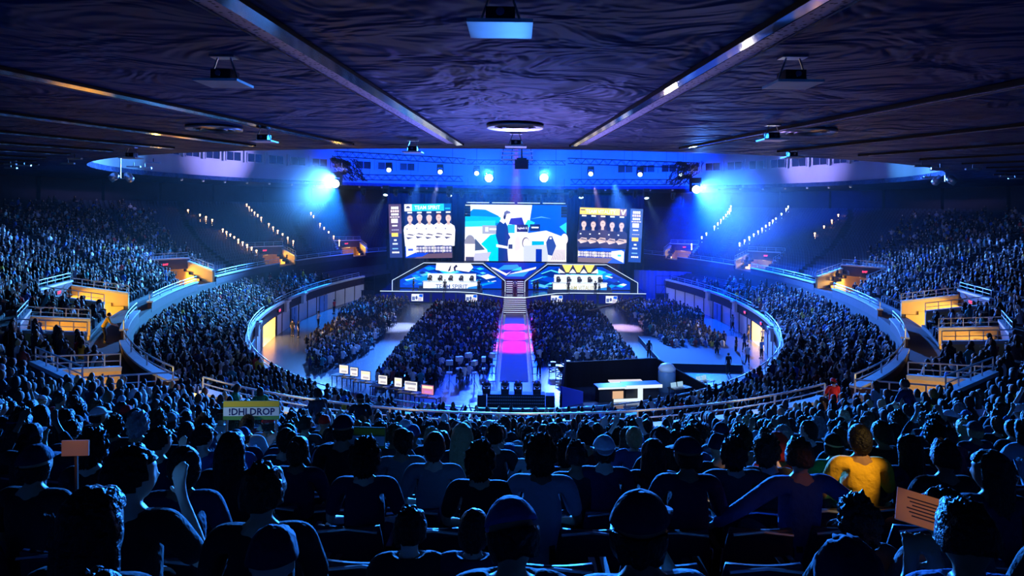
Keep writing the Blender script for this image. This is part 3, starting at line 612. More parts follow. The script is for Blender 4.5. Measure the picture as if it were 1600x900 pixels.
def art(P, w, h, left):       # abstract blue ice shapes of the booth walls
    rs = random.Random(3 if left else 8)
    P.rect(-w/2, 0, w/2, h, (.0, .04, .55)); P.rect(-w/2, 0, w/2, h*.25, (.0, .03, .4))
    for i in range(26):
        x = rs.uniform(-w/2, w/2); z = rs.uniform(0, h*.8); a = rs.uniform(.4, 1.5); c = rs.choice([CY, (.0, .35, .9), (.5, .85, .95), WH, (.0, .15, .8), (.0, .1, .7), (.95, .85, .75)])
        P.poly([(max(-w/2, x-a), z), (x+a*.2, min(h, z+a*.35)), (min(w/2, x+a*1.2), z+a*.1 if z+a*.1 < h else h), (x+a*.3, max(0, z-a*.25))], c)
for sg in (-1, 1):
    left = sg < 0; nm = side(sg)
    D = 96.4; K = lambda px, z: ((px*sg), z)
    # frame outline in metres from the stage centre
    poly = [(1.35, ZD), (1.35, -10.35), (4.45, -7.95), (12.6, -7.95), (16.9, -10.4), (16.9, ZD)]
    bt = thing('player_booth', '%s glowing blue ice art booth wall under the %s screen' % (nm, 'TEAM SPIRIT' if left else 'TEAM VITALITY'), 'booth', (0, D, 0))
    pts = [(x*sg, z) for x, z in poly]
    m_ = MB(); m_.prism(pts, .35, .6); m_.build('back_wall', M['black'], bt)
    m_ = MB()
    for a, b_ in zip(pts, pts[1:]): m_.bar((a[0], -2.4, a[1]), (b_[0], -2.4, b_[1]), .065)
    m_.build('frame_light', M['led_white'], bt)
    m_ = MB()
    for a, b_ in zip(pts, pts[1:]): m_.add([(a[0], -2.35, a[1]), (b_[0], -2.35, b_[1]), (b_[0], .4, b_[1]), (a[0], .4, a[1])], [(0, 1, 2, 3)])
    m_.build('frame_shroud', M['black'], bt)
    P = Paint(15, 3.6); x0, x1 = 1.9, 16.3
    P.poly([((x)*sg, z) for x, z in [(1.9, -11.7), (1.9, -10.5), (4.7, -8.5), (12.3, -8.5), (16.3, -10.6), (16.3, -11.7)]], (.0, .05, .6))
    rs = random.Random(5+sg)
    def inside(x, z): return 2.1 < x < 16.1 and -11.6 < z < min(-8.6, -10.5+(x-1.9)*.7, -10.6+(16.3-x)*.52)
    for i in range(260):
        x = rs.uniform(2, 16); z = rs.uniform(-11.6, -8.7); a = rs.uniform(.4, 1.7)
        q = [(x-a, z), (x+a*.1, z+a*.4), (x+a*1.1, z+a*.12), (x+a*.3, z-a*.3)]
        if all(inside(*p) for p in q):
            P.poly([(p[0]*sg, p[1]) for p in q], rs.choice([CY, (.0, .3, .9), (.1, .7, .9), (.8, .93, 1), (.0, .12, .8), (.0, .05, .6), (.0, .03, .35), (.1, .5, .95), (.0, .02, .25)]))
    cx = 8.9
    if left:
        P.poly([(-cx-2.2, -8.15), (-cx+2.6, -8.15), (-cx+3.0, -8.7), (-cx+2.4, -9.35), (-cx+.6, -9.1), (-cx-.2, -9.4), (-cx-2.3, -9.1)], (1, 1, .93))
        P.poly([(-cx-.1, -8.35), (-cx-.25, -9.2), (-cx-.6, -9.3), (-cx-.3, -8.6)], (.02, .02, .08)); P.poly([(-cx+.6, -8.3), (-cx+.2, -8.7), (-cx+.3, -9.2), (-cx+.55, -9.3), (-cx+.5, -8.8), (-cx+.8, -8.6)], (.02, .02, .08))
    else:
        P.rect(cx-2.6, -9.5, cx+2.6, -8.1, (.02, .02, .06))
        for k in range(3): P.poly([(cx-2.3+1.55*k, -8.2), (cx-.8+1.55*k, -8.2), (cx-1.35+1.55*k, -9.25), (cx-1.75+1.55*k, -9.25)], (1, .78, .15))
        for k in range(4): P.poly([(cx-2.85+1.55*k, -9.35), (cx-2.35+1.55*k, -8.75) if 0 < k < 3 else (cx-2.35+1.55*k+(.4 if k else -.4), -8.7), (cx-1.85+1.55*k, -9.35)], (.95, .95, 1))
    P.rect(cx*sg-3.4, -10.9, cx*sg+3.4, -9.6, (.75, .82, .9))
    P.build('led_picture', M['booth'], bt, (0, .3, 0))
    rs_ = thing('booth_riser', 'raised glossy platform carrying the %s players' % nm, 'riser', (cx*sg, 94.9, ZD)); MB().box((0, 0, .35), (8.6, 2.0, .7)).box((0, -1.05, .2), (8.9, .3, .4)).build('platform', M['deck'], rs_)
    dk = thing('player_desk', 'long curved white player desk lettered %s' % ('TEAM SPIRIT on the left stage' if left else 'TEAM VITALITY on the right stage'), 'desk', (cx*sg, 93.75, ZD))
    w = 7.4
    MB().box((0, .35, 1.3), (w+.2, 1.0, .07)).build('desk_top', M['white'], dk); MB().box((0, .05, .66), (w, .1, 1.22)).box((-w/2, .4, .66), (.1, .8, 1.22)).box((w/2, .4, .66), (.1, .8, 1.22)).build('desk_body', M['black'], dk)
    P = Paint(w, 1.2); P.rect(-w/2, .06, w/2, 1.25, (.35, .6, .85)); P.poly([(-w/2, .3), (-w*.2, .55), (w*.1, .3), (w/2, .6), (w/2, 1.25), (-w/2, 1.25)], (.82, .9, 1)); P.rect(-w/2, .06, w/2, .16, (0, .1, .6))
    P.poly([(w*.28, .1), (w*.5, .1), (w*.5, .8), (w*.34, .6)], (.02, .25, .8)); P.text('TEAM SPIRIT' if left else 'TEAM VITALITY', .2, .66, 4.4, .62, (.08, .12, .35) if left else (.45, .42, .2)); P.build('desk_picture', M['booth'], dk)
    for k in range(5):
        mt = thing('desk_monitor', '%s of the five monitors on the %s player desk' % (['first', 'second', 'third', 'fourth', 'fifth'][k]+' from the left', nm), 'monitor', (cx*sg-2.9+1.45*k, 94.0, ZD+1.335))
        MB().box((0, 0, .33), (.6, .04, .36)).build('screen_back', M['black'], mt); MB().box((0, .04, .1), (.05, .04, .2)).box((0, .04, .01), (.25, .18, .02)).build('stand', M['steel'], mt)
# centre art wall between the booths
ct = tag(thing('centre_art_wall', 'blue ice artwork panel between the two player booths above the trophy', 'panel', (0, 96.9, 0)))
MB().prism([(-1.4, -10.4), (-4.4, -8.0), (4.4, -8.0), (1.4, -10.4)], .15, .3).build('panel_back', M['black'], ct)
P = Paint(9, 3); P.poly([(-1.4, -10.35), (-4.3, -8.05), (4.3, -8.05), (1.4, -10.35)], (.0, .03, .5))
for q in ([(-2.6, -9.1), (-1.6, -8.4), (.3, -8.3), (.9, -9.0)], [(-1.3, -10.0), (0, -9.3), (2.0, -9.2), (1.2, -10.0)]): P.poly(q, (.02, .3, .8))
P.poly([(-3.6, -8.7), (-2.9, -8.8), (-1.2, -9.6), (-.6, -9.3), (-1.3, -9.9)], (.85, .9, 1)); P.poly([(-1.0, -9.7), (1.4, -9.0), (3.0, -8.6), (2.9, -8.9), (1.6, -9.3)], (.95, .85, .75)); P.poly([(-.6, -9.2), (.8, -8.6), (1.0, -9.1)], CY)
P.build('led_picture', M['booth'], ct, (0, .1, 0))
# confidence monitors on stands in front of the stage
k = 0
for px, lab in ((653.5, 'in front of the left booth, outermost'), (738, 'in front of the left booth, nearest the stairs'), (871.5, 'in front of the right booth, nearest the stairs'), (957, 'in front of the right booth, outermost')):
    x = (px-PX)/F*91.6; rt = thing('stage_monitor', 'small bright video monitor '+lab, 'monitor', (x, 91.6, ZF))
    MB().box((0, .06, 1.0), (1.6, .1, 1.0)).build('monitor_housing', M['black'], rt); MB().bar((0, .08, 0), (0, .08, .6), .08).box((0, .08, .02), (.8, .5, .04)).build('monitor_stand', M['black'], rt)
    P = Paint(1.55, .95); P.rect(-.77, 0, .77, .94, (.8, .88, 1)); P.rect(-.7, .1, -.3, .6, (.1, .15, .4)); P.disc(-.1, .45, .15, .25, (.05, .08, .3)); P.rect(.1, .05, .6, .5, (.5, .45, .6)); P.poly([(.2, .6), (.7, .5), (.75, .9), (.3, .9)], BL)
    P.build('monitor_picture', M['screen_small'], rt, (0, 0, .53))
# side wings: dark scaffold frames left and right of the stage
for sg in (-1, 1):
    rt = thing('scaffold_frame', 'dark scaffold with equipment beyond the %s end of the stage' % side(sg), 'scaffold', (sg*22.2, 97, ZF))
    m_ = MB()
    for x in (-2.2, 0, 2.2): MB().bar((x, 0, 0), (x, 0, 3.7), .07).build('upright', M['alu'], rt)
    m_ = MB()
    for z in (1.2, 2.4, 3.7): m_.bar((-2.2, 0, z), (2.2, 0, z), .06)
    m_.build('cross_bar', M['alu'], rt); m_ = MB(); m_.bar((-2.2, 0, 0), (0, 0, 3.7), .04).bar((2.2, 0, 0), (0, 0, 3.7), .04); m_.build('brace', M['alu'], rt)
    for k in range(3): MB().box((-1.5+1.5*k, .6, .55), (1.1, .9, 1.1)).build('flight_case', M['black'], rt)

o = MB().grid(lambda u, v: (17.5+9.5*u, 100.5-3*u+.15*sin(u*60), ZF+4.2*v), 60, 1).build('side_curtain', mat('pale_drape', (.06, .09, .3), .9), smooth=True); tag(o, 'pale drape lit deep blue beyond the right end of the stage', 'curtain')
# ------------------------------------------------------------------ runway and barriers
o = MB().box((0, 68.6, ZF+.02), (2.2, 33, .04)).build('runway_carpet', M['carpet']); tag(o, 'long pale carpet runway from the moving lights to the stage stairs', 'carpet')
for sg in (-1, 1):
    for k in range(14):
        y = 53.2+2.35*k
        if sg < 0 and k == 0:
            rt0 = thing('crowd_barrier', '', 'barrier', (0, 0, ZF))
            MB().box((0, 0, 1.08), (.06, 2.2, .05)).bar((0, -1.1, 0), (0, -1.1, 1.1), .05).bar((0, 1.1, 0), (0, 1.1, 1.1), .05).build('frame', M['chrome'], rt0)
            MB().box((0, 0, .58), (.03, 2.1, .9)).build('mesh_panel', M['white'], rt0); MB().box((.25, 0, .03), (.6, 2.1, .03)).build('foot_plate', M['steel'], rt0); r_ = rt0
        else: r_ = dup(rt0)
        r_.location = (sg*1.42, y, ZF); r_.rotation_euler = (0, 0, 0 if sg > 0 else PI)
        r_['label'] = 'pale metal crowd barrier on the %s edge of the runway, %s from the moving lights' % (side(sg), ['first', 'second', 'third', 'fourth', 'fifth', 'sixth', 'seventh', 'eighth', 'ninth', 'tenth', 'eleventh', 'twelfth', 'thirteenth', 'fourteenth'][k]); r_['group'] = 'crowd barriers along the runway'
# low platform with moving heads at the near end of the runway
rt = thing('light_platform', 'low black platform of stacked truss with rows of pale slots under four moving lights', 'platform', (0.15, 46.2, ZF))
MB().box((0, 0, .38), (3.9, .8, .76)).build('core', M['black'], rt)
m_ = MB()
for z in (.16, .38, .6):
    for i in range(26): m_.box((-1.85+.148*i, -.41, z), (.11, .02, .05))
m_.build('slot', M['steel'], rt)
for x in (-2.3, 2.3): MB().box((x, 0, .35), (.6, .8, .7)).build('end_case', M['black'], rt)
def moving_head(name, lab, loc, aim, sc=1.0, hang=True, lens='lens_small', group=None):
    rt = thing(name, lab, 'stage light', loc, 0, group, None, sc)
    s_ = -1 if hang else 1
    MB().box((0, 0, .09*s_), (.42, .36, .18)).build('base', M['black'], rt)
    MB().box((-.2, 0, .36*s_), (.06, .2, .42)).box((.2, 0, .36*s_), (.06, .2, .42)).box((0, 0, .2*s_), (.44, .2, .06)).build('yoke', M['black'], rt)
    d = (Vector(aim)-Vector(loc)).normalized(); c = Vector((0, 0, .46*s_))
    hd = MB().lathe([(.1, -.3), (.16, -.2), (.17, .1), (.19, .2), (.19, .26), (.165, .26), (.16, .22)], c, 18, d).build('head', M['black'], rt, True)
    MB().lathe([(.02, .222), (.158, .223), (.158, .235), (.02, .236)], c, 18, d).build('lens', M[lens], hd)
    return rt
for i, x in enumerate((-1.85, -.6, .28, 1.55)):
    r_ = moving_head('moving_head_light', 'black moving head light standing on the low platform, %s from the left' % ['first', 'second', 'third', 'fourth'][i], (x, 46.1, ZF+.76), (x, 80, -11), 1.25, False, group='moving lights on the low platform')
    m_ = MB(); m_.lathe([(.001, -.305), (.09, -.3), (.15, -.2), (.16, -.12), (.14, -.11)], (0, 0, .46), 16, (0, 1, .05)); m_.build('rear_cover', M['glass_dark'], r_, True)
    m_ = MB(); m_.tube([(-.1, -.31, .47), (-.05, -.33, .44), (0, -.335, .43), (.05, -.33, .44), (.1, -.31, .47)], .022, 6); m_.build('handle', M['white'], r_)

# ------------------------------------------------------------------ trusses and hung lights
def truss(lab, a, b_, w=.5, group=None, n=None):
    a = Vector(a); b_ = Vector(b_); c = (a+b_)/2; rt = thing('lighting_truss', lab, 'truss', c, 0, group)
    a -= c; b_ -= c; d = (b_-a); L_ = d.length; d.normalize(); u = Vector((0, 0, 1)); v = d.cross(u).normalized()
    m_ = MB()
    for p in (-1, 1):
        for q_ in (-1, 1): o_ = v*p*w/2+u*q_*w/2; m_.bar(a+o_, b_+o_, .08)
    m_.build('chord', M['alu'], rt); m_ = MB(); n = n or int(L_/.6)
    for i in range(n):
        p0 = a+d*L_*i/n; p1 = a+d*L_*(i+1)/n
        for o_ in (-1, 1):
            z0, z1 = (-w/2, w/2) if i % 2 else (w/2, -w/2); m_.bar(p0+v*o_*w/2+u*z0, p1+v*o_*w/2+u*z1, .05)
    m_.build('lattice', M['alu'], rt)
    for t in (.1, .5, .9): MB().bar(a+d*L_*t, a+d*L_*t+Vector((0, 0, 14-c.z)), .03).build('hoist_cable', M['black'], rt)
    return rt
truss('long upper truss hanging left of centre above the left team screen', (-25.2, 95, 7.0), (-7, 94, 6.1), .75)
truss('long upper truss hanging right of centre above the right team screen', (7.1, 94, 6.3), (25.0, 95, 5.9), .75)
truss('lower front truss hanging left above the left team screen', (-21.5, 93.5, 3.75), (-7.2, 92.5, 3.6), .7)
truss('lower front truss hanging right above the right team screen', (7.4, 92.5, 3.35), (22, 93.5, 3.5), .7)
truss('lower rear truss hanging above the centre screen', (-7, 96, 1.0), (7, 96, 1.0), .5)
truss('short crooked side truss hanging at the left end of the rig', (-25.5, 96, 6.4), (-20.5, 90, 3.6), .8)
truss('short crooked side truss hanging at the right end of the rig', (25.2, 96, 5.4), (21, 90, 3.2), .8)
truss('high truss across the centre behind the hanging score frame', (-7, 97, 6.2), (7, 97, 6.2), .6)
for sg in (-1, 1):    # dark motor and cable bundles at the ends of the rig
    rt = thing('cable_bundle', 'tangled dark cable bundle and motors at the %s end of the rig' % side(sg), 'cables', (sg*23.6, 93.5, 4.6)); rs = random.Random(4)
    m_ = MB()
    for i in range(22):
        p = Vector((rs.uniform(-1.6, 1.6), rs.uniform(-1, 1), 1.6)); pts = [p+Vector((rs.uniform(-.5, .5)-sg*j*.25, rs.uniform(-.4, .4), -j*.5)) for j in range(7)]; m_.tube(pts, .05, 5)
    m_.build('cables', M['black'], rt); m_ = MB(); [m_.box((rs.uniform(-1.5, 1.5), 0, rs.uniform(-.6, 1.5)), (.7, .6, .5)) for i in range(6)]; m_.build('motor', M['black'], rt)
bh = [('far left', 608, 254, 95, 7.0), ('left', 688, 257, 94.5, 6.3), ('centre left', 745, 259, 94, 6.0), ('centre right', 923, 260, 94, 6.0), ('right', 1000, 261, 94.5, 6.0), ('far right', 1064, 262, 95, 6.0)]
for lab, px, py, D, z in bh:
    p = unproj(px, py, D); moving_head('moving_head_light', 'moving head light hanging under the upper truss, %s' % lab, p, (p.x*.6, 40, -12), 2.0, True, group='lights under the upper truss')
for lab, px, py in (('far left', 603, 290), ('centre left', 703, 291), ('centre right', 908, 294), ('far right', 1010, 295)):
    p = unproj(px, py, 92.5); moving_head('moving_head_light', 'moving head light hanging under the lower front truss, %s' % lab, p, (p.x, 84, -12), 1.9, True, group='lights under the lower truss')
    lamp('SPOT', p+Vector((0, -.6, -1.4)), ICE, 9000, (p.x*1.1, 70, -13), .1, 16, .5)
# slim beam lights whose beams show in the haze
for i, (px, py, qx) in enumerate([(618, 301, -1), (641, 301, -1), (701, 303, -1), (721, 303, -1), (892, 304, 1), (909, 303, 1), (970, 304, 1), (993, 304, 1), (568, 300, -1), (1052, 306, 1), (752, 303, -.3), (858, 302, .3)]):
    p = unproj(px, py, 91.6); a = p+Vector((-qx*-1.2*-1, .6, 2.0))
    moving_head('beam_light', 'slim beam light under the lower truss, %s of twelve from the left' % ['third', 'fourth', 'fifth', 'sixth', 'ninth', 'tenth', 'eleventh', 'last but one', 'first', 'last', 'seventh', 'eighth'][i], p-Vector((0, 0, -.5)), p+Vector((qx*1.6, .3, 5)), 1.3, True, 'lens', group='slim beam lights')
    lamp('SPOT', p+Vector((qx*.25, 0, .35)), (.12, .35, 1), 4000, p+Vector((qx*3.6, 1, 8)), .08, 15, .3)
# four strong blinders shining at the house
for lab, px, py, aim, c, pw, ang in (('left of centre', 764, 271, (-2, 0, -2), (.01, .12, 1), 1.0e4, 60), ('right of centre', 850, 271, (2, 0, -2), (.01, .12, 1), 1.0e4, 60), ('at the left end of the rig', 524, 279, (-23, 82, -12), (.01, .22, 1), 1.0e5, 44), ('at the right end of the rig', 1088, 288, (27, 74, -12), (.0, .1, 1), 1.8e5, 62)):
    p = unproj(px, py, 91); rt = moving_head('blinder_light', 'big glaring blue-white light '+lab, p+Vector((0, .5, .9)), Vector(aim)+Vector((0, 0, 0)) if 'centre' in lab else (p.x*.8, 30, -6), 3.2, True, 'lens')
    lamp('SPOT', p-Vector((0, .7, .1)), c, pw, aim, .3, ang, .7)
# blue washes on the drum wall and ceiling fabric
for x, pw in ((-19, 3.2e4), (-8, 4e4), (8, 4e4), (19, 4e4)):
    lamp('SPOT', (x, 97, 4.8), (.0, .045, 1), pw, (x*1.15, 120, 7.5), .3, 120, .8)
for sg in (-1, 1):
    lamp('SPOT', (sg*22, 90, 4.5), (.4, .36, 1), 3e4, (sg*42, 90, 8), .3, 48, .9)
    lamp('SPOT', (sg*26, 80, 4.5), (.08, .42, 1), 1.8e4, (sg*41, 70, 6.2), .3, 44, .9)
#lamp('SPOT', (0, 62, -1.0), (.12, .2, 1), 2.2e4, (0, 24, 3), .3, 60, 1)
# stage and floor lights
lamp('AREA', (-9, 90.5, -5.5), (.75, .88, 1), 900, (-9, 94.8, -10.5), 3, name='stage_wash')
lamp('AREA', (9, 90.5, -5.5), (.75, .88, 1), 900, (9, 94.8, -10.5), 3, name='stage_wash')
for y_, e_ in ((75.5, 4.5e5), (70.5, 5.5e5), (65, 3.0e5)): lamp('SPOT', (0, 82, 9), (1, .0, .42), e_, (0, y_, ZF), .1, 11, 1)
lamp('SPOT', (0, 80, 3), (.0, .02, 1), 4e4, (0, 52, ZF), .2, 26, .8)
lamp('SPOT', (-10, 88, 3), (.45, .55, 1), 3.2e5, (-12.6, 75, ZF), .2, 15, 1)
lamp('SPOT', (10, 88, 3), (.75, .45, .8), 3.2e5, (12.2, 76, ZF), .2, 13, 1)
lamp('SPOT', (-12, 84, 3), (.04, .2, .9), 3.6e5, (-12.2, 60, ZF), .2, 24, .9)
lamp('SPOT', (12, 84, 3), (.04, .22, 1), 3.4e5, (12.2, 58, ZF), .2, 30, .9)
lamp('SPOT', (-4, 80, 3), (.02, .08, 1), 1.2e5, (-4, 50.5, ZF), .2, 14, .8)
lamp('SPOT', (5, 80, 3), (.15, .35, 1), 1.6e5, (6, 52.5, ZF), .2, 16, .8)
lamp('SPOT', (0, 88, 3.8), (.0, .045, 1), 8e4, (0, 70, ZF), .3, 60, .9)
lamp('SPOT', (21, 92, 1), (.0, .05, 1), 4e4, (22, 100, -12), .2, 40, .9)
lamp('SPOT', (24, 96, 3), (.0, .03, 1), 1.1e5, (36, 108, -4), .3, 90, .9)
lamp('SPOT', (22, 92, 2), (.0, .03, 1), .8e5, (24, 88, -11), .3, 90, .9)
lamp('SPOT', (-22, 96, 2), (.01, .06, 1), 1.6e4, (-22, 100, -10), .3, 90, .9)
# small hanging score frame with white bars above the front of the rig
for x_, c_ in ((-1.85, (.06, .17, 1)), (-.6, (.3, .2, .8)), (.28, (.05, .18, 1)), (1.55, (.34, .22, .7))):  # upward beams added at the low platform heads to light the ceiling ripples
    lamp('SPOT', (x_, 45.9, ZF+1.7), c_, 1.5e4, (x_*3.2, 26, 3), .1, 30, 1)
rt = thing('hanging_scoreboard', 'small white barred frame hanging above the centre of the arena', 'scoreboard', unproj(808, 240, 62))
m_ = MB()
for z in (-.55, -.15, .2, .5): m_.box((0, 0, z), (2.9 if z < .4 else 2.4, .1, .12))
m_.build('bar', M['white'], rt); m_ = MB(); [m_.bar((x, .1, -.7), (x*.85, .1, .8), .08) for x in (-1.4, -.5, .5, 1.4)]; m_.build('frame', M['alu'], rt); MB().bar((0, 0, .6), (0, 0, 9), .08).build('hanging_rod', M['black'], rt)
rt = thing('hanging_speaker', 'dark box speaker hanging on a rod at the top centre, below the barred frame', 'speaker', unproj(815, 257, 55))
MB().box((0, 0, 0), (1.1, .8, .75)).box((0, 0, .45), (.8, .6, .15)).build('cabinet', M['black'], rt); MB().bar((.0, 0, .4), (.0, 0, 9), .12).build('rod', M['black'], rt); MB().box((0, -.41, 0), (.95, .02, .6)).build('grille', M['fascia'], rt)

# ------------------------------------------------------------------ ceiling fittings
def ceil_pt(px, py, z=ZC): return unproj(px, py, z=z)
for i, (px, py, lab) in enumerate([(782, 45, 'nearest the camera, above the middle'), (806, 229, 'at the opening rim, behind the round vent'), (412, 221, 'left, close to the opening rim'), (1207, 219, 'right, close to the opening rim'), (350, 130, 'dark left part of the ceiling'), (1238, 132, 'dark right part of the ceiling'), (645, 238, 'left of centre, hanging at the rim of the opening'), (205, 247, 'far left, hanging before the drum'), (1238, 246, 'right, hanging before the drum')]):
    p = ceil_pt(px, py, 2.45)
    if i >= 6: p = unproj(px, py, 2.5*F/(PY+2-py) if py < 318 else 40); 
    rt = thing('ceiling_platform', 'flat square platform under the ceiling, '+lab, 'platform', p, 0, 'ceiling equipment platforms')
    MB().box((0, 0, 0), (.88, .88, .05)).build('plate', M['coping'], rt)
    MB().box((0, .05, .16), (.4, .45, .2)).build('projector', M['black'], rt)
    MB().bar((-.3, 0, .03), (-.12, 0, .55), .03).bar((.3, 0, .03), (.12, 0, .55), .03).box((0, 0, .53), (.5, .3, .04)).build('bracket', M['steel'], rt)
    m_ = MB(); m_.lathe([(.06, 0), (.06, .08)], (0, -.22, .16), 10, (0, -1, 0)); m_.build('projector_lens', M['chrome'], rt)
lamp('SPOT', (0, 13.5, .6), (.05, .25, 1), 900, ceil_pt(782, 45, 2.45), .1, 14, .6)  # added spot without a fixture, lights the nearest platform blue
for px, py, lab in ((805, 197, 'in the middle, behind the near platform'), (335, 200, 'left dark part of ceiling'), (1262, 205, 'right dark part of ceiling')):
    p = ceil_pt(px, py, ZC-.06); rt = thing('round_ceiling_vent', 'large round ceiling vent with bright rings, '+lab, 'vent', p)
    for r_ in (1.0, .72, .45): MB().lathe([(r_-.03, -.05), (r_+.04, -.09), (r_+.05, .03), (r_-.03, .05)], n=40).build('ring', M['steel'], rt, True)
    MB().lathe([(.96, 0), (.96, .05), (.01, .05), (.01, 0)], n=32).build('recess', M['black'], rt)
for k in range(-15, 16):
    if abs(k) < 3: continue
    a = R(5.25*k); p = ringpt(42.6, a, ZC-.12); rt = thing('rim_downlight', 'small pale downlight under the far rim of the opening, number %d from the centre on the %s' % (abs(k)-2, side(k)), 'downlight', p, 0, 'downlights under the opening rim')
    rt['label'] = 'small pale downlight under the far %s rim of the ceiling opening' % side(k); rt['group'] = 'downlights under the far %s rim' % side(k)
    MB().lathe([(.14, -.1), (.17, .0), (.17, .12)], n=10).build('can', M['white'], rt); MB().lathe([(.12, -.13), (.12, -.1)], n=10).build('diffuser', M['downlight'], rt)
for px, py, lab in ((188, 279, 'left'), (1477, 284, 'right')):
    p = unproj(px, py, 58); rt = thing('spotlight_pair', 'pair of spotlights on a short pole below the %s tip of the opening' % lab, 'spotlight', p)
    MB().bar((0, 0, 0), (0, 0, 2.5), .08).bar((-.9, 0, 0), (.9, 0, 0), .07).build('pole', M['steel'], rt)
    for s_ in (-1, 1): MB().lathe([(.3, 0), (.34, .5), (.2, .8)], (s_*.9, 0, -.1), 12, (-s_*.6, .3, .55)).build('lamp_head', M['steel'], rt, True)
rs = random.Random(2)
for i in range(16):
    sg = -1 if i % 2 else 1; px = PX+sg*rs.uniform(560, 790); py = 250+rs.uniform(0, 22)+ROLL*(px-PX); p = unproj(px, py, z=ZC-.3)
    rt = thing('ceiling_strip_light', 'short dim strip light in the dark %s end of the ceiling' % side(sg), 'strip light', p, rs.uniform(-.2, .2), 'short strip lights, %s end of ceiling' % side(sg))
    MB().box((0, 0, 0), (1.0, .16, .1)).build('housing', M['rail'], rt); MB().bar((0, 0, .05), (0, 0, .3), .04).build('stem', M['black'], rt)
# ------------------------------------------------------------------ people: bodies, clothing, hair
def skin_mesh(chain, edges, sub=1):
    """chain: list of (x,y,z,rx,ry); grows a smooth surface round the skeleton"""
    me = bpy.data.meshes.new('s'); me.from_pydata([c[:3] for c in chain], edges, []); o = bpy.data.objects.new('s', me); COL.objects.link(o)
    md = o.modifiers.new('k', 'SKIN'); md.use_smooth_shade = True
    for i, c in enumerate(chain): me.skin_vertices[0].data[i].radius = (c[3], c[4]); me.skin_vertices[0].data[i].use_root = (i == 0)
    s_ = o.modifiers.new('d', 'SUBSURF'); s_.levels = s_.render_levels = sub
    bpy.context.view_layer.update(); r = bpy.data.meshes.new_from_object(o.evaluated_get(bpy.context.evaluated_depsgraph_get()))
    bpy.data.objects.remove(o); bpy.data.meshes.remove(me); return r
def keep_largest(me):
    bm = bmesh.new(); bm.from_mesh(me); seen = set(); best = []
    for v in bm.verts:
        if v in seen: continue
        st_ = [v]; seen.add(v); isl = []
        while st_:
            a = st_.pop(); isl.append(a)
            for e in a.link_edges:
                b_ = e.other_vert(a)
                if b_ not in seen: seen.add(b_); st_.append(b_)
        if len(isl) > len(best): best = isl
    best = set(best); bmesh.ops.delete(bm, geom=[v for v in bm.verts if v not in best], context='VERTS'); bm.to_mesh(me); bm.free()
def mesh_of(*srcs, voxel=None, smooth=2):
    bm = bmesh.new()
    for s_ in srcs:
        if isinstance(s_, MB): me = bpy.data.meshes.new('t'); me.from_pydata(s_.v, [], s_.f); bm.from_mesh(me); bpy.data.meshes.remove(me)
        else: bm.from_mesh(s_)
    me = bpy.data.meshes.new('t'); bm.to_mesh(me); bm.free()
    if voxel:
        o = bpy.data.objects.new('t', me); COL.objects.link(o); md = o.modifiers.new('r', 'REMESH'); md.mode = 'VOXEL'; md.voxel_size = voxel; md.use_smooth_shade = True
        s2 = o.modifiers.new('s', 'SMOOTH'); s2.iterations = smooth; s2.factor = .5
        bpy.context.view_layer.update(); r = bpy.data.meshes.new_from_object(o.evaluated_get(bpy.context.evaluated_depsgraph_get())); bpy.data.objects.remove(o); me = r; keep_largest(me)
    me.polygons.foreach_set('use_smooth', [True]*len(me.polygons)); me.materials.clear(); return me
def head_mb(hc, yaw, pitch):
    H = Matrix.Translation(hc) @ Matrix.Rotation(yaw, 4, 'Z') @ Matrix.Rotation(pitch, 4, 'X'); m_ = MB(); n, k = 28, 20; vs = []
    for i in range(k+1):
        ph = PI*(i+.001)/(k+.002)
        for j in range(n):
            th = 2*PI*j/n; x, y, z = sin(ph)*cos(th), sin(ph)*sin(th), cos(ph)
            w = .078; d = .096
            if z < -.1: w *= 1-.36*(-z-.1); 
            if z < -.2 and y < 0: d *= 1-.45*(-z-.2)
            X, Y, Z_ = x*w, y*d, z*.118
            if y > .5:      # face: eye hollows, brow, nose, mouth, chin
                for s_ in (-1, 1): Y -= .012*math.exp(-((X-s_*.03)**2+(Z_-.012)**2)/.00022)
                Y += .020*math.exp(-(X**2/.00012+(Z_+.018)**2/.0005)); Y += .006*math.exp(-((Z_-.035)**2)/.0002)
                Y += .007*math.exp(-(X**2/.0006+(Z_+.055)**2/.00012)); Y += .008*math.exp(-(X**2/.0005+(Z_+.095)**2/.0004))
            vs.append((X, Y, Z_))
    m_.xf = H; m_.add(vs, [(i*n+j, (i+1)*n+j, (i+1)*n+(j+1) % n, i*n+(j+1) % n) for i in range(k) for j in range(n)])
    for s_ in (-1, 1): m_.ball((s_*.08, -.005, -.008), (.012, .02, .032), 8, 6)
    return m_, H
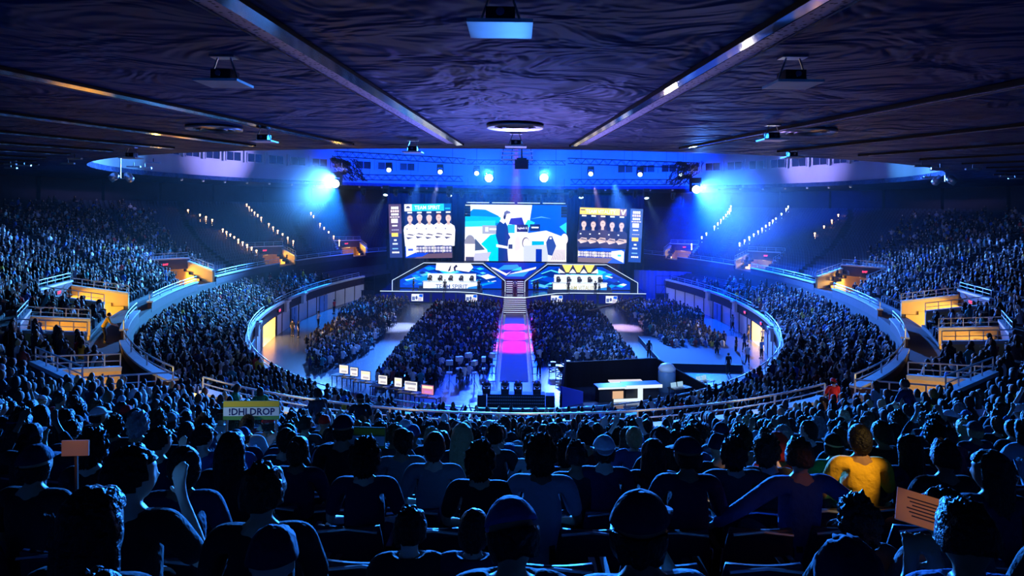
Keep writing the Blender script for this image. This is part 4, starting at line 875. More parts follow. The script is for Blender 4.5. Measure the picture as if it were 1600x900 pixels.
def hand(C, E, wi, w, d, up_, curl=.6, side_=1, sc=1.0):
    """palm and five fingers from wrist w along d; up_ = back of the hand"""
    d = Vector(d).normalized(); up_ = Vector(up_); up_ = (up_-d*up_.dot(d)).normalized(); l = d.cross(up_)*side_
    w = Vector(w); p = w+d*.045*sc; C.append((*p, .03*sc, .02*sc)); pi = len(C)-1; E.append((wi, pi))
    for k, (off, ln) in enumerate(((-.03, .062), (-.01, .074), (.011, .07), (.031, .056))):
        b_ = p+d*.045*sc+l*off*sc; C.append((*b_, .0105*sc, .0105*sc)); bi = len(C)-1; E.append((pi, bi))
        prev = b_; pj = bi; a = 0
        for s_ in range(2):
            a += curl; q = prev+(d*cos(a)-up_*sin(a))*ln*.55*sc; C.append((*q, .0092*sc, .0092*sc)); E.append((pj, len(C)-1)); prev = q; pj = len(C)-1
    b_ = w+d*.03*sc-l*.035*sc-up_*.008; C.append((*b_, .011*sc, .011*sc)); E.append((pi, len(C)-1)); q = b_+(d*.7-l*.7-up_*.3).normalized()*.045*sc; C.append((*q, .0095*sc, .0095*sc)); E.append((len(C)-2, len(C)-1))
POSES = {}
def make_pose(name, hip, lean, arms, legs, yaw=0.0, pitch=0.0, twist=0.0, sleeve=.55, voxel=.009):
    """arms: two (elbow, wrist, hand dir) ; legs: two (knee, ankle)"""
    hip = Vector(hip); ax = Vector((sin(twist)*sin(lean), sin(lean), cos(lean)))
    S = [hip+ax*t for t in (0, .15, .36, .515, .55)]; neck = S[4]; nt = neck+(ax*.6+Vector((0, .12, .55))).normalized()*.045; hc = nt+Vector((0, .02, .09))
    rt_ = Vector((cos(twist), 0, 0)); rt_ = (rt_-ax*rt_.dot(ax)).normalized()
    C = []; E = []
    def ad(p, rx, ry, par=None):
        C.append((*p, rx, ry)); i = len(C)-1
        if par is not None: E.append((par, i))
        return i
    a0 = ad(S[0], .135, .115); a1 = ad(S[1], .125, .1, a0); a2 = ad(S[2], .145, .105, a1); a3 = ad(S[3], .12, .085, a2); a4 = ad(S[4]+ax*.0, .055, .055, a3); ad(nt, .047, .05, a4)
    SC_, SE = [], []   # shirt
    SC_ += [(*(S[0]-ax*.05), .155, .14), (*S[0], .16, .135), (*S[1], .15, .12), (*S[2], .162, .12), (*(S[3]), .135, .1), (*(S[4]-ax*.012), .075, .07)]; SE += [(i, i+1) for i in range(5)]
    for sg, (el, wr, hd) in zip((-1, 1), arms):
        sh = S[3]+rt_*sg*.175-ax*.01; el = Vector(el); wr = Vector(wr)
        i = ad(S[3]+rt_*sg*.09, .07, .065, a3); i = ad(sh, .058, .056, i); m1 = ad((sh+el)/2, .046, .046, i); e = ad(el, .038, .038, m1); f = ad((el+wr)/2*.95+el*.05, .036, .034, e); w = ad(wr, .024, .022, f)
        hand(C, E, w, wr, hd, Vector((0, 0, 1)) if abs(Vector(hd).normalized().z) < .8 else Vector((0, -1, 0)), .45, sg)
        k = len(SC_); SC_ += [(*(S[3]+rt_*sg*.1), .085, .08), (*(sh+ax*.004), .072, .07), (*((sh+el)/2), .062, .062)]; SE += [(4, k), (k, k+1), (k+1, k+2)]
        p = sh+(el-sh)*.85 if sleeve <= 1 else el; SC_.append((*p, .056, .056)); SE.append((k+2, k+3))
        if sleeve > 1: q = el+(wr-el)*.85; SC_.append((*q, .04, .04)); SE.append((k+3, k+4))
    TC, TE = [(*(S[0]+Vector((0, 0, -.01))), .15, .13), (*(S[0]+ax*.06), .145, .12)], [(0, 1)]
    for sg, (kn, an) in zip((-1, 1), legs):
        kn = Vector(kn); an = Vector(an); h0 = hip+Vector((sg*.09, 0, -.02))
        i = ad(h0, .09, .09, a0); i = ad((h0+kn)/2, .078, .078, i); i = ad(kn, .056, .056, i); i = ad(an+(kn-an)*.6, .052, .052, i); i = ad(an, .036, .038, i); i = ad(an+Vector((0, .07, -.045)), .036, .028, i); ad(an+Vector((sg*.02, .17, -.05)), .03, .02, i)
        k = len(TC); TC += [(*h0, .105, .105), (*((h0+kn)/2), .092, .092), (*kn, .072, .072), (*(an+(kn-an)*.55), .064, .064), (*(an+(kn-an)*.12), .058, .058)]; TE += [(0, k), (k, k+1), (k+1, k+2), (k+2, k+3), (k+3, k+4)]
    hm, H = head_mb(hc, yaw, pitch); nk = MB(); nk.tube([neck-ax*.02, nt, hc-Vector((0, .005, .03))], [.052, .048, .048], 12)
    body = mesh_of(skin_mesh(C, E), hm, nk, voxel=voxel)
    shirt = mesh_of(skin_mesh(SC_, SE, 2)); trou = mesh_of(skin_mesh(TC, TE, 2))
    sm = MB()
    for kn, an in legs: an = Vector(an); sm.tube([an+Vector((0, -.05, -.03)), an+Vector((0, .02, -.03)), an+Vector((0, .1, -.045)), an+Vector((0, .19, -.06))], [.045, .052, .05, .03], 10); 
    shoes = mesh_of(sm)
    for me, k in ((body, 'skin'), (shirt, 'cloth'), (trou, 'cloth'), (shoes, 'cloth')): me.materials.append(M[k])
    POSES[name] = (body, shirt, trou, shoes, H)
T = lambda k: [((-.11-k, .43, .52), (-.12-k, .42, .09)), ((.11+k, .43, .52), (.12+k, .42, .09))]
make_pose('upright', (0, 0, .50), -.04, [((-.26, .06, .72), (-.15, .28, .62), (.35, .9, -.25)), ((.26, .06, .72), (.15, .28, .62), (-.35, .9, -.25))], T(.02))
make_pose('forward', (0, -.02, .50), .42, [((-.22, .40, .66), (-.06, .56, .74), (.5, .8, .1)), ((.22, .40, .66), (.06, .56, .74), (-.5, .8, .1))], T(.06), 0, -.1)
make_pose('look_left', (0, 0, .50), .05, [((-.28, .1, .72), (-.08, .28, .68), (.8, .5, 0)), ((.27, .08, .7), (.1, .27, .64), (-.8, .5, 0))], T(.03), .75, -.05)
make_pose('look_right', (0, 0, .50), .0, [((-.27, .1, .72), (-.12, .3, .62), (.4, .9, -.2)), ((.27, .14, .76), (.12, .20, 1.03), (-.3, .2, .9))], T(.02), -.7, 0)
make_pose('arms_up', (0, 0, .50), .02, [((-.34, .14, .98), (-.18, .12, 1.26), (.4, 0, .9)), ((.34, .14, .98), (.18, .12, 1.26), (-.4, 0, .9))], T(.02), .1, .1, sleeve=1.2)
make_pose('arms_wide', (0, -.02, .50), -.05, [((-.42, -.02, .84), (-.58, .12, .66), (-.2, .9, -.4)), ((.42, .0, .84), (.46, .18, .62), (-.3, .9, -.3))], T(.05), -.3, 0, sleeve=1.2)
make_pose('phone', (0, 0, .50), .12, [((-.25, .16, .76), (-.06, .36, .92), (.3, .4, .8)), ((.25, .16, .76), (.06, .36, .92), (-.3, .4, .8))], T(.02), 0, -.35)
make_pose('look_down', (0, 0, .50), .18, [((-.25, .18, .7), (-.06, .36, .68), (.7, .7, 0)), ((.25, .18, .7), (.06, .36, .68), (-.7, .7, 0))], T(.04), .3, -.5)
L0 = [((-.1, .03, .5), (-.12, 0, .09)), ((.1, .03, .5), (.12, 0, .09))]
make_pose('standing', (0, 0, .93), .0, [((-.24, -.03, 1.13), (-.25, .06, .88), (0, .2, -1)), ((.24, -.03, 1.13), (.25, .06, .88), (0, .2, -1))], L0)
make_pose('standing_lean', (0, -.05, .93), .45, [((-.25, .3, 1.1), (-.2, .52, .98), (.1, .9, -.3)), ((.25, .3, 1.1), (.2, .52, .98), (-.1, .9, -.3))], [((-.1, .06, .5), (-.14, 0, .09)), ((.1, .04, .5), (.14, .04, .09))], .2, .1)
make_pose('standing_phone', (0, 0, .93), .03, [((-.24, .08, 1.14), (-.07, .3, 1.2), (.5, .7, .4)), ((.24, .08, 1.14), (.07, .3, 1.2), (-.5, .7, .4))], [((-.09, .05, .5), (-.16, .14, .09)), ((.09, .02, .5), (.1, -.1, .09))], -.3, -.3)
make_pose('typing', (0, 0, .50), .15, [((-.24, .18, .76), (-.14, .42, .76), (.1, 1, 0)), ((.24, .18, .76), (.14, .42, .76), (-.1, 1, 0))], T(.02), 0, -.1)
# hair and headwear, modelled round the head centre (head looks along +y)
def shell(rx, ry, rz, keep, n=30, k=20, amp=.006, fr=40, seed=0, dz=0.0, dy=-.008):
    m_ = MB(); vs = []; ok = []
    for i in range(k+1):
        ph = PI*(i+.001)/(k+.002)
        for j in range(n):
            th = 2*PI*j/n; x, y, z = sin(ph)*cos(th), sin(ph)*sin(th), cos(ph)
            f = 1+amp/.09*noise.noise(Vector((x*fr*.08+seed, y*fr*.08, z*fr*.03)))
            vs.append((x*rx*f, y*ry*f+dy, z*rz*f+dz)); ok.append(keep(x, y, z))
    fs = [(i*n+j, (i+1)*n+j, (i+1)*n+(j+1) % n, i*n+(j+1) % n) for i in range(k) for j in range(n) if all(ok[q] for q in (i*n+j, (i+1)*n+j, (i+1)*n+(j+1) % n, i*n+(j+1) % n))]
    return m_.add(vs, fs)
def hair_mesh(kind):
    if kind == 'short': m_ = shell(.089, .108, .128, lambda x, y, z: z > .35*max(0, y)*2.2-.35 and (z > .42 or y < .45), amp=.018, fr=60)
    elif kind == 'crop': m_ = shell(.083, .1, .122, lambda x, y, z: z > .9*y-.3 and (z > .5 or y < .4), amp=.005)
    elif kind == 'curly': m_ = shell(.1, .118, .136, lambda x, y, z: z > .8*y-.5 and (z > .45 or y < .4), amp=.028, fr=90, n=44, k=30)
    elif kind == 'long':
        m_ = shell(.094, .112, .13, lambda x, y, z: (z > .45 or y < .35) and z > -.6, amp=.015)
        m_.grid(lambda u, v: ((.093+.018*sin(v*3))*cos(PI+PI*u)*(1-.15*v), (.108*(1-.2*v))*sin(PI+PI*u)*.95-.012-.02*v+.006*sin(u*38), .02-.34*v), 24, 10)
    elif kind == 'bun':
        m_ = shell(.087, .105, .126, lambda x, y, z: z > .8*y-.45 and (z > .45 or y < .4), amp=.008); m_.ball((0, -.11, .07), (.045, .04, .045), 12, 8)
    elif kind == 'ponytail':
        m_ = shell(.087, .105, .126, lambda x, y, z: z > .8*y-.45 and (z > .45 or y < .4), amp=.008); m_.tube([(0, -.1, .06), (0, -.15, .03), (0, -.15, -.08), (.01, -.12, -.2)], [.02, .036, .03, .008], 10)
    elif kind == 'cap_hair': m_ = shell(.084, .101, .12, lambda x, y, z: z < .3 and z > -.62 and y < .25, amp=.012)
    me = mesh_of(m_); o = bpy.data.objects.new('t', me); COL.objects.link(o); md = o.modifiers.new('s', 'SOLIDIFY'); md.thickness = .012; md.offset = 0
    bpy.context.view_layer.update(); r = bpy.data.meshes.new_from_object(o.evaluated_get(bpy.context.evaluated_depsgraph_get())); bpy.data.objects.remove(o)
    r.materials.clear(); r.materials.append(M['hair']); r.polygons.foreach_set('use_smooth', [True]*len(r.polygons)); return r
def cap_mesh(kind):
    if kind == 'beanie': m_ = shell(.1, .118, .142, lambda x, y, z: z > .12, amp=.01, dz=0)
    elif kind == 'hood':
        m_ = shell(.112, .132, .15, lambda x, y, z: y < .4 and z > -.75, amp=.012, dz=-.005)
    else:
        m_ = shell(.093, .111, .125, lambda x, y, z: z > .2, amp=.002); sg = -1 if kind[:8] == 'cap_back' else 1
        if kind.endswith('brim'): m_ = MB()
        if kind.endswith('brim'): m_.grid(lambda u, v: (.078*cos(PI*u)*(1-.12*v), sg*(.085*sin(PI*u)**.5+.085*v*sin(PI*u)**.4), .04-.02*v*sin(PI*u)), 16, 5)
    me = mesh_of(m_); o = bpy.data.objects.new('t', me); COL.objects.link(o); md = o.modifiers.new('s', 'SOLIDIFY'); md.thickness = .006; md.offset = 0
    bpy.context.view_layer.update(); r = bpy.data.meshes.new_from_object(o.evaluated_get(bpy.context.evaluated_depsgraph_get())); bpy.data.objects.remove(o)
    r.materials.clear(); r.materials.append(M['cloth']); r.polygons.foreach_set('use_smooth', [True]*len(r.polygons)); return r
HAIR = {k: hair_mesh(k) for k in ('short', 'crop', 'curly', 'long', 'bun', 'ponytail', 'cap_hair')}
CAPS = {k: cap_mesh(k) for k in ('cap', 'cap_back', 'beanie', 'hood', 'cap_brim', 'cap_back_brim')}
HAIRW = {'short': 'short', 'crop': 'cropped', 'curly': 'curly', 'long': 'long', 'bun': 'tied-up', 'ponytail': 'ponytail'}
SKINS = [(.62, .4, .3), (.5, .3, .2), (.35, .2, .13), (.2, .11, .07), (.7, .48, .38)]
HC = {'black': (.012, .011, .012), 'dark brown': (.035, .022, .015), 'brown': (.1, .055, .03), 'blond': (.5, .36, .18), 'grey': (.4, .4, .42)}
SHIRT = {'black': (.014, .014, .018), 'charcoal': (.045, .047, .055), 'navy': (.01, .015, .05), 'grey': (.17, .18, .2), 'white': (.78, .78, .8), 'blue': (.03, .08, .25), 'teal': (.04, .3, .32), 'maroon': (.2, .02, .03), 'green': (.03, .3, .12), 'yellow': (.85, .5, .03), 'red': (.75, .03, .03), 'pale blue': (.26, .32, .42)}
def person(pose, loc, rz, hair='short', hcol='black', shirt='black', label='', group=None, cap=None, ccol=None, skin=None, sc=1.0, trousers='charcoal', shoes=False, cat='person'):
    body, sh, tr, so, H = POSES[pose]; rt = thing('person', label, cat, loc, rz, group, None, sc)
    def child(nm, me, col, mw=None):
        o = bpy.data.objects.new(nm, me); COL.objects.link(o); o.parent = rt; o.color = (*col, 1)
        if mw is not None: o.matrix_local = mw
        return o
    child('body', body, skin or random.choice(SKINS)); child('shirt', sh, SHIRT[shirt]); child('trousers', tr, SHIRT[trousers])
    if shoes: child('shoes', so, SHIRT['charcoal'])
    if cap != 'hood' and cap != 'beanie': child('hair', HAIR['cap_hair' if cap and hair in ('short', 'crop') else hair], HC[hcol], H)
    if cap: child({'cap': 'baseball_cap', 'cap_back': 'baseball_cap', 'beanie': 'beanie', 'hood': 'hood'}[cap], CAPS[cap], SHIRT[ccol or shirt], H)
    if cap in ('cap', 'cap_back'):
        c_ = rt.children[-1]; b_ = bpy.data.objects.new('brim', CAPS[cap+'_brim']); COL.objects.link(b_); b_.parent = [q for q in rt.children if q.name.startswith('baseball_cap')][0]; b_.color = (*SHIRT[ccol or shirt], 1)
    return rt
ORD = ['zeroth', 'first', 'second', 'third', 'fourth', 'fifth', 'sixth', 'seventh', 'eighth', 'ninth', 'tenth', 'eleventh', 'twelfth', 'thirteenth', 'fourteenth', 'fifteenth', 'sixteenth', 'seventeenth', 'eighteenth', 'nineteenth', 'twentieth', 'twenty-first', 'twenty-second', 'twenty-third', 'twenty-fourth', 'twenty-fifth', 'twenty-sixth', 'twenty-seventh', 'twenty-eighth', 'twenty-ninth', 'thirtieth']
# stadium seat
seat0 = thing('stadium_seat', '', 'seat', (0, 0, -50))
m_ = MB(); m_.grid(lambda u, v: ((u-.5)*.48*(1-.12*v*v), -.16-.09*v-.03*cos((u-.5)*PI), .48+.34*v), 8, 6); sb = m_.build('backrest', M['seat'], seat0, True)
md = sb.modifiers.new('s', 'SOLIDIFY'); md.thickness = .03
m_ = MB(); m_.box((0, -.19, .36), (.46, .02, .02)); m_.box((0, .04, .425), (.44, .42, .05)); m_.build('seat_pan', M['seat'], seat0)
m_ = MB(); m_.bar((-.25, -.02, 0), (-.25, -.1, .6), .04).bar((.25, -.02, 0), (.25, -.1, .6), .04).bar((-.25, -.14, .62), (-.25, .2, .62), .04).bar((.25, -.14, .62), (.25, .2, .62), .04); m_.build('seat_frame', M['black'], seat0)
m_ = MB(); m_.tube([(-.2, -.285, .8), (0, -.295, .825), (.2, -.285, .8)], .012, 6); m_.build('top_trim', M['steel'], seat0)
seats_used = 0
def put_seat(loc, rz, lab, group):
    global seats_used
    r_ = seat0 if seats_used == 0 else dup(seat0); seats_used += 1
    r_.location = loc; r_.rotation_euler = (0, 0, rz); r_['label'] = lab; r_['group'] = group
# seat position in the near upper seating for a wanted column
def near_pos(u, i):     # u = (px-806)/F slope, i = row
    s_ = row_s(i); lo, hi = R(-75), R(75)
    for _ in range(40):
        mid = (lo+hi)/2; x, y, _, _ = ell(R2, mid, s_)
        if y > 0 and x/max(y, .05) < u or (y <= 0 and x < 0): lo = mid
        else: hi = mid
    x, y, nx, ny = ell(R2, (lo+hi)/2, s_); return x, y, math.atan2(-nx, -ny), (lo+hi)/2
def face(x, y): return math.atan2(x, 95-y)*1.0     # turn towards the stage
ROWN = lambda i: ['front row by the camera', 'second row from the camera', 'third row from the camera', 'fourth row from the camera', 'fifth row from the camera', 'sixth row from the camera', 'seventh row from the camera', 'eighth row from the camera', 'ninth row from the camera', 'tenth row from the camera', 'eleventh row from the camera', 'twelfth row from the camera', 'thirteenth row from the camera', 'fourteenth row from the camera'][22-i]
# rows nearest the camera, placed by hand: (row, px, pose, hair, hair colour, shirt, cap, cap colour, scale, what)
NEAR = [
 (22, 552, 'look_down', 'short', 'brown', 'navy', None, None, .93, 'large head with tousled hair lit blue on top, lowest left of centre'),
 (22, 25, 'forward', 'short', 'black', 'navy', None, None, .98, 'dark figure bent forward in the bottom left corner'),
 (20, 640, 'forward', 'short', 'black', 'black', None, None, .86, 'low dark figure bent forward beside an empty seat, second row left of centre'),
 (21, 1010, 'look_right', 'crop', 'black', 'pale blue', 'cap', 'navy', 1.07, 'spectator in a dark peaked cap and pale shirt, front row right of centre'),
 (21, 806, 'look_down', 'short', 'black', 'black', 'cap', 'blue', 1.02, 'spectator in a blue-lit cap looking down, front row centre'),
 (21, 150, 'upright', 'long', 'black', 'black', None, None, 1.06, 'long-haired dark silhouette in the front row far left'),
 (21, 395, 'forward', 'crop', 'black', 'navy', 'beanie', 'navy', .92, 'low figure in a dark beanie, front row left'),
 (21, 1330, 'upright', 'crop', 'black', 'charcoal', 'hood', 'navy', .95, 'hooded figure in the front row right'),
 (21, 1540, 'phone', 'short', 'black', 'blue', None, None, 1.02, 'spectator with raised hands and blue sleeves, front row far right'),
 (20, 415, 'upright', 'short', 'dark brown', 'black', None, None, 1.04, 'dark head with blue rim light, second row left'),
 (20, 205, 'look_right', 'short', 'black', 'black', None, None, 1.08, 'tall dark figure looking right with lit profile, second row left'),
 (20, 735, 'forward', 'crop', 'black', 'navy', None, None, .86, 'low figure bent forward, second row left of the centre cap'),
 (20, 1385, 'forward', 'curly', 'black', 'black', None, None, .9, 'curly dark head directly below the yellow shirt'),
 (20, 1490, 'look_left', 'short', 'black', 'charcoal', None, None, .95, 'dark figure turned left behind the poster'),
 (19, 60, 'upright', 'short', 'black', 'black', 'cap', 'navy', 1.0, 'capped silhouette, third row far left'),
 (19, 285, 'look_left', 'bun', 'black', 'navy', None, None, 1.0, 'tied-up hair turned left, third row left'),
 (19, 1560, 'look_left', 'long', 'black', 'navy', None, None, 1.0, 'long-haired figure turned left at the right edge, third row'),
 (18, 150, 'upright', 'curly', 'black', 'black', None, None, 1.0, 'round dark head beside the small warm-lit poster'),
 (18, 365, 'upright', 'long', 'black', 'black', None, None, 1.02, 'long-haired silhouette in the fourth row, left'),
 (18, 575, 'upright', 'curly', 'black', 'navy', None, None, 1.0, 'broad navy shirt with curly hair, fourth row left of centre'),
 (18, 755, 'upright', 'curly', 'black', 'black', None, None, .99, 'black shirt with rim-lit shoulders, fourth row just left of centre'),
 (18, 850, 'upright', 'curly', 'dark brown', 'pale blue', None, None, 1.03, 'pale striped shirt back, fourth row at the centre'),
 (18, 1080, 'look_left', 'crop', 'black', 'navy', 'cap', 'navy', 1.02, 'cap turned left and dark shirt, fourth row right of centre'),
 (18, 1250, 'arms_wide', 'short', 'brown', 'blue', None, None, 1.03, 'spectator with both elbows spread wide, fourth row right'),
 (18, 1480, 'upright', 'short', 'black', 'black', None, None, 1.0, 'dark silhouette in the fourth row far right'),
 (17, 250, 'look_right', 'short', 'black', 'navy', None, None, 1.0, 'head turned right, fifth row left'),
 (17, 470, 'upright', 'bun', 'dark brown', 'navy', None, None, .98, 'tied-up hair with navy shirt, fifth row left'),
 (17, 683, 'upright', 'crop', 'black', 'grey', None, None, 1.03, 'pale-backed shirt and dark cropped hair, fifth row left of centre'),
 (17, 948, 'upright', 'crop', 'black', 'navy', 'cap_back', 'white', 1.02, 'white cap worn backwards, fifth row right of centre'),
 (17, 905, 'upright', 'short', 'black', 'black', None, None, .98, 'dark head just left of the white cap'),
 (17, 1025, 'upright', 'long', 'black', 'black', None, None, .99, 'long dark hair just right of the white cap'),
 (17, 1150, 'arms_wide', 'curly', 'black', 'charcoal', None, None, 1.0, 'curly hair with spread elbows, fifth row right'),
 (17, 1205, 'look_right', 'curly', 'brown', 'charcoal', None, None, 1.0, 'wild curly hair facing right, fifth row right'),
 (17, 1347, 'upright', 'crop', 'black', 'yellow', None, None, 1.08, 'bright yellow shirt and dark cropped hair, fifth row right'),
 (17, 1425, 'upright', 'long', 'black', 'navy', None, None, 1.0, 'long hair and navy shirt right of the yellow shirt'),
 (16, 540, 'upright', 'crop', 'black', 'black', 'cap', 'navy', 1.12, 'tall dark figure in a cap, sixth row left of centre'),
 (16, 320, 'look_right', 'short', 'black', 'blue', None, None, 1.0, 'blue sleeve raised, sixth row left'),
]
near_list = []; used_cols = {}
for (i, px, pose, hair, hc, shc, cap, cc, sc, lab) in NEAR:
    x, y, fz, t = near_pos((px-PX)/F, i); z = upz(row_s(i))
    used_cols.setdefault(i, []).append(x)
    near_list.append((x, y, z, fz, pose, hair, hc, shc, cap, cc, sc, 'seated '+lab if not lab.startswith(('seated', 'spectator')) else lab, None, i))
rp = random.Random(11)
for i in range(22, 8, -1):
    s_ = row_s(i); n = int(50)
    xs = []
    L_ = tstep(0)+0
    x = .28 if i % 2 else 0.0
    ts = [0.0]; dt = .57/(tstep(0)*.8+s_*.55)
    k = 0
    # arc-length stepping along the row in both directions from the centre
    for sg in (1, -1):
        t = (.2 if i % 2 else .47)*.57/30; cnt = 0
        while abs(t) < R(60):
            x, y, nx, ny = ell(R2, sg*t, s_); x2, y2, _, _ = ell(R2, sg*(t+.002), s_); ds = math.hypot(x2-x, y2-y)/.002; t += .57/ds*(1 if rp.random() > .05 else 1.6); cnt += 1
            if y < 1.2: break
            px = PX+F*x/y
            if not (-90 < px < 1690): break
            if any(abs(x-q_) < .52 for q_ in used_cols.get(i, [])): continue
            if i >= 19 and abs(px-806) < 430+(i-19)*40: continue
            if i >= 17 and rp.random() < (.42 if i < 19 else .6): continue
            if i == 22 or (i in (18, 19, 20) and 1270 < px < 1430): continue
            if rp.random() < .06: continue
            # aisle gaps
            if abs(abs(x)-(9.2+.1*i)) < .6: continue
            hair = rp.choices(['short', 'crop', 'curly', 'long', 'bun', 'ponytail'], [9, 4, 4, 5, 2, 2])[0]; hc = rp.choices(list(HC), [8, 6, 3, 1, .6])[0]
            shc = rp.choices(list(SHIRT), [9, 6, 5, 4, 2.2, 2, 1.2, .8, .6, .15, .4, 2])[0]; cap = rp.choices([None, 'cap', 'cap_back', 'beanie', 'hood'], [12, 2.2, 1, .6, .5])[0]
            cc = rp.choice(['black', 'navy', 'charcoal', 'grey', 'white', 'blue', 'red']) if cap in ('cap', 'cap_back', 'beanie') else shc
            pose = rp.choices(['upright', 'forward', 'look_left', 'look_right', 'arms_up', 'arms_wide', 'phone', 'look_down'], [10, 3, 3, 3, .5, .6, 1.5, 1.5])[0]
            near_list.append((x, y, upz(s_), math.atan2(-nx*sg*1.0 if sg < 0 else -nx, -ny), pose, hair, hc, shc, cap, cc, rp.uniform(.94, 1.06), None, sg, i))
near_list.sort(key=lambda r_: (r_[11] is None, r_[1]))
near_list = near_list[:252]
cnt = {}
for r_ in sorted(near_list, key=lambda q_: (q_[13], abs(q_[0]))):
    x, y, z, fz, pose, hair, hc, shc, cap, cc, sc, lab, sg, i = r_
    if lab is None:
        key = (i, x > 0); cnt[key] = cnt.get(key, 0)+1
        hw = ('in a %s %s' % (cc, {'cap': 'cap', 'cap_back': 'backwards cap', 'beanie': 'beanie', 'hood': 'hood'}[cap])) if cap else 'with %s %s hair' % (HAIRW[hair], hc) if hair != 'ponytail' else 'with %s ponytail' % hc
        lab = 'spectator %s, %s shirt, %s, %s %s of centre' % (hw, shc, ROWN(i).replace(' row from the camera', ' row back').replace('front row by the camera', 'front row'), ORD[min(30, cnt[key])], 'right' if x > 0 else 'left')
    person(pose, (x, y, z), face(x, y)*.5+random.uniform(-.12, .12), hair, hc, shc, lab, 'spectators in the near rows', cap, cc, None, sc, random.choice(['charcoal', 'navy', 'black', 'grey']))
# individual seats in the rows close to the camera
k = 0
for i in range(22, 13, -1):
    s_ = row_s(i)
    for sg in (1, -1):
        t = (.2 if i % 2 else .47)*.57/30; c_ = 0
        while abs(t) < R(60):
            x, y, nx, ny = ell(R2, sg*t, s_); x2, y2, _, _ = ell(R2, sg*(t+.002), s_); ds = math.hypot(x2-x, y2-y)/.002; t += .57/ds; c_ += 1
            if y < 1.0 or not (-120 < PX+F*x/y < 1720): break
            if k < 290:
                k += 1; put_seat((x, y-.02, upz(s_)), math.atan2(x, 95-y)*.5, 'dark stadium seat with pale top trim, %s, %s %s of centre' % (ROWN(i).replace(' from the camera', ' back'), ORD[min(30, c_)], 'right' if sg > 0 else 'left'), 'stadium seats near the camera')

# people standing about in the middle distance: (x, y, z) found on the surface they stand on
def on_floor(px, py): p = unproj(px, py, z=ZF); return p
FLOORP = [
 (443, 513, 'standing', .6, 'white', 'small figure standing in the bright left doorway'), (457, 526, 'standing', -.4, 'black', 'dark figure at the right edge of the left doorway'), (466, 528, 'standing', -1.5, 'black', 'dark figure beside the one at the left doorway'),
 (497, 511, 'standing_phone', -.7, 'white', 'person in a white shirt walking right of the left doorway'), (475, 497, 'standing', .5, 'charcoal', 'dark figure by the white wall panels at left'), (522, 490, 'standing', 1.2, 'red', 'person in red by the left end of the floor seats'),
 (1145, 516, 'standing_phone', .6, 'pale blue', 'person with a backpack left of the right doorway'), (1170, 534, 'standing', 1.0, 'black', 'dark figure standing in the bright right doorway'), (1132, 492, 'standing', .3, 'navy', 'dark figure against the right wall panels'),
 (1113, 487, 'standing', -.5, 'navy', 'dark figure against the far right wall panels'), (1150, 556, 'standing', .9, 'black', 'dark figure on the floor below the right doorway'), (1131, 545, 'standing', .2, 'navy', 'figure left of the pink light patch on the right'),
 (1192, 540, 'standing', -.8, 'white', 'person in a pale shirt right of the right doorway'), (1163, 550, 'standing_phone', -.3, 'blue', 'person in blue in the group below the right doorway'), (1190, 560, 'standing', .4, 'pale blue', 'pale shirted person low in the right wall group'),
 (1168, 570, 'standing_phone', .1, 'white', 'person in white nearest the railing at right'), (1090, 500, 'standing', .7, 'navy', 'dark figure at the right end of the floor seats'), (1098, 512, 'standing', .7, 'black', 'dark figure behind the right floor seats'),
 (1120, 560, 'standing', -.2, 'black', 'tall dark figure on the right floor'), (1138, 585, 'standing', .2, 'black', 'dark figure near the right railing'), (842, 588, 'standing_lean', .3, 'navy', 'crew member in navy beside the runway at right'),
 (1014, 562, 'standing', .0, 'black', 'dark figure beside the white plinth'), (929, 592, 'standing', 2.6, 'black', 'dark figure at the back edge of the studio set'), (790, 470+30, 'standing', 0, 'black', '')]
for px, py, pose, rz, shc, lab in FLOORP:
    if not lab: continue
    p = on_floor(px, py); person(pose, p, rz, random.choice(['short', 'crop', 'long']), 'black', shc, lab, None, None, None, None, 1.0, 'black', True)
# stage people
for px, D, z, pose, rz, shc, lab in [(648, 92.9+.9, ZD, 'standing_phone', -1.2, 'black', 'dark figure standing at the left end of the left booth'), (697, 93.3, ZD, 'standing', 0, 'black', 'referee in black before the TEAM SPIRIT desk'), (750, 93.6, ZD, 'standing', .4, 'black', 'dark figure standing right of the TEAM SPIRIT desk'),
     (836, 93.2, ZD, 'standing', -.5, 'black', 'left one of two dark figures beside the right booth desk'), (841, 93.9, ZD, 'standing', .6, 'black', 'right one of two dark figures beside the right booth desk'), (889, 93.3, ZD, 'standing_phone', 0, 'black', 'referee in black before the TEAM VITALITY desk'), (931, 93.3, ZD, 'standing', .3, 'black', 'dark figure at the right end of the TEAM VITALITY desk'), (937, 94.2, ZD, 'standing_lean', .3, 'grey', 'figure leaning at the far end of the TEAM VITALITY desk')]:
    person(pose, ((px-PX)/F*D, D-.5, z), rz, 'short', 'black', shc, lab, None, None, None, None, 1.0, 'black', True)
ch0 = None
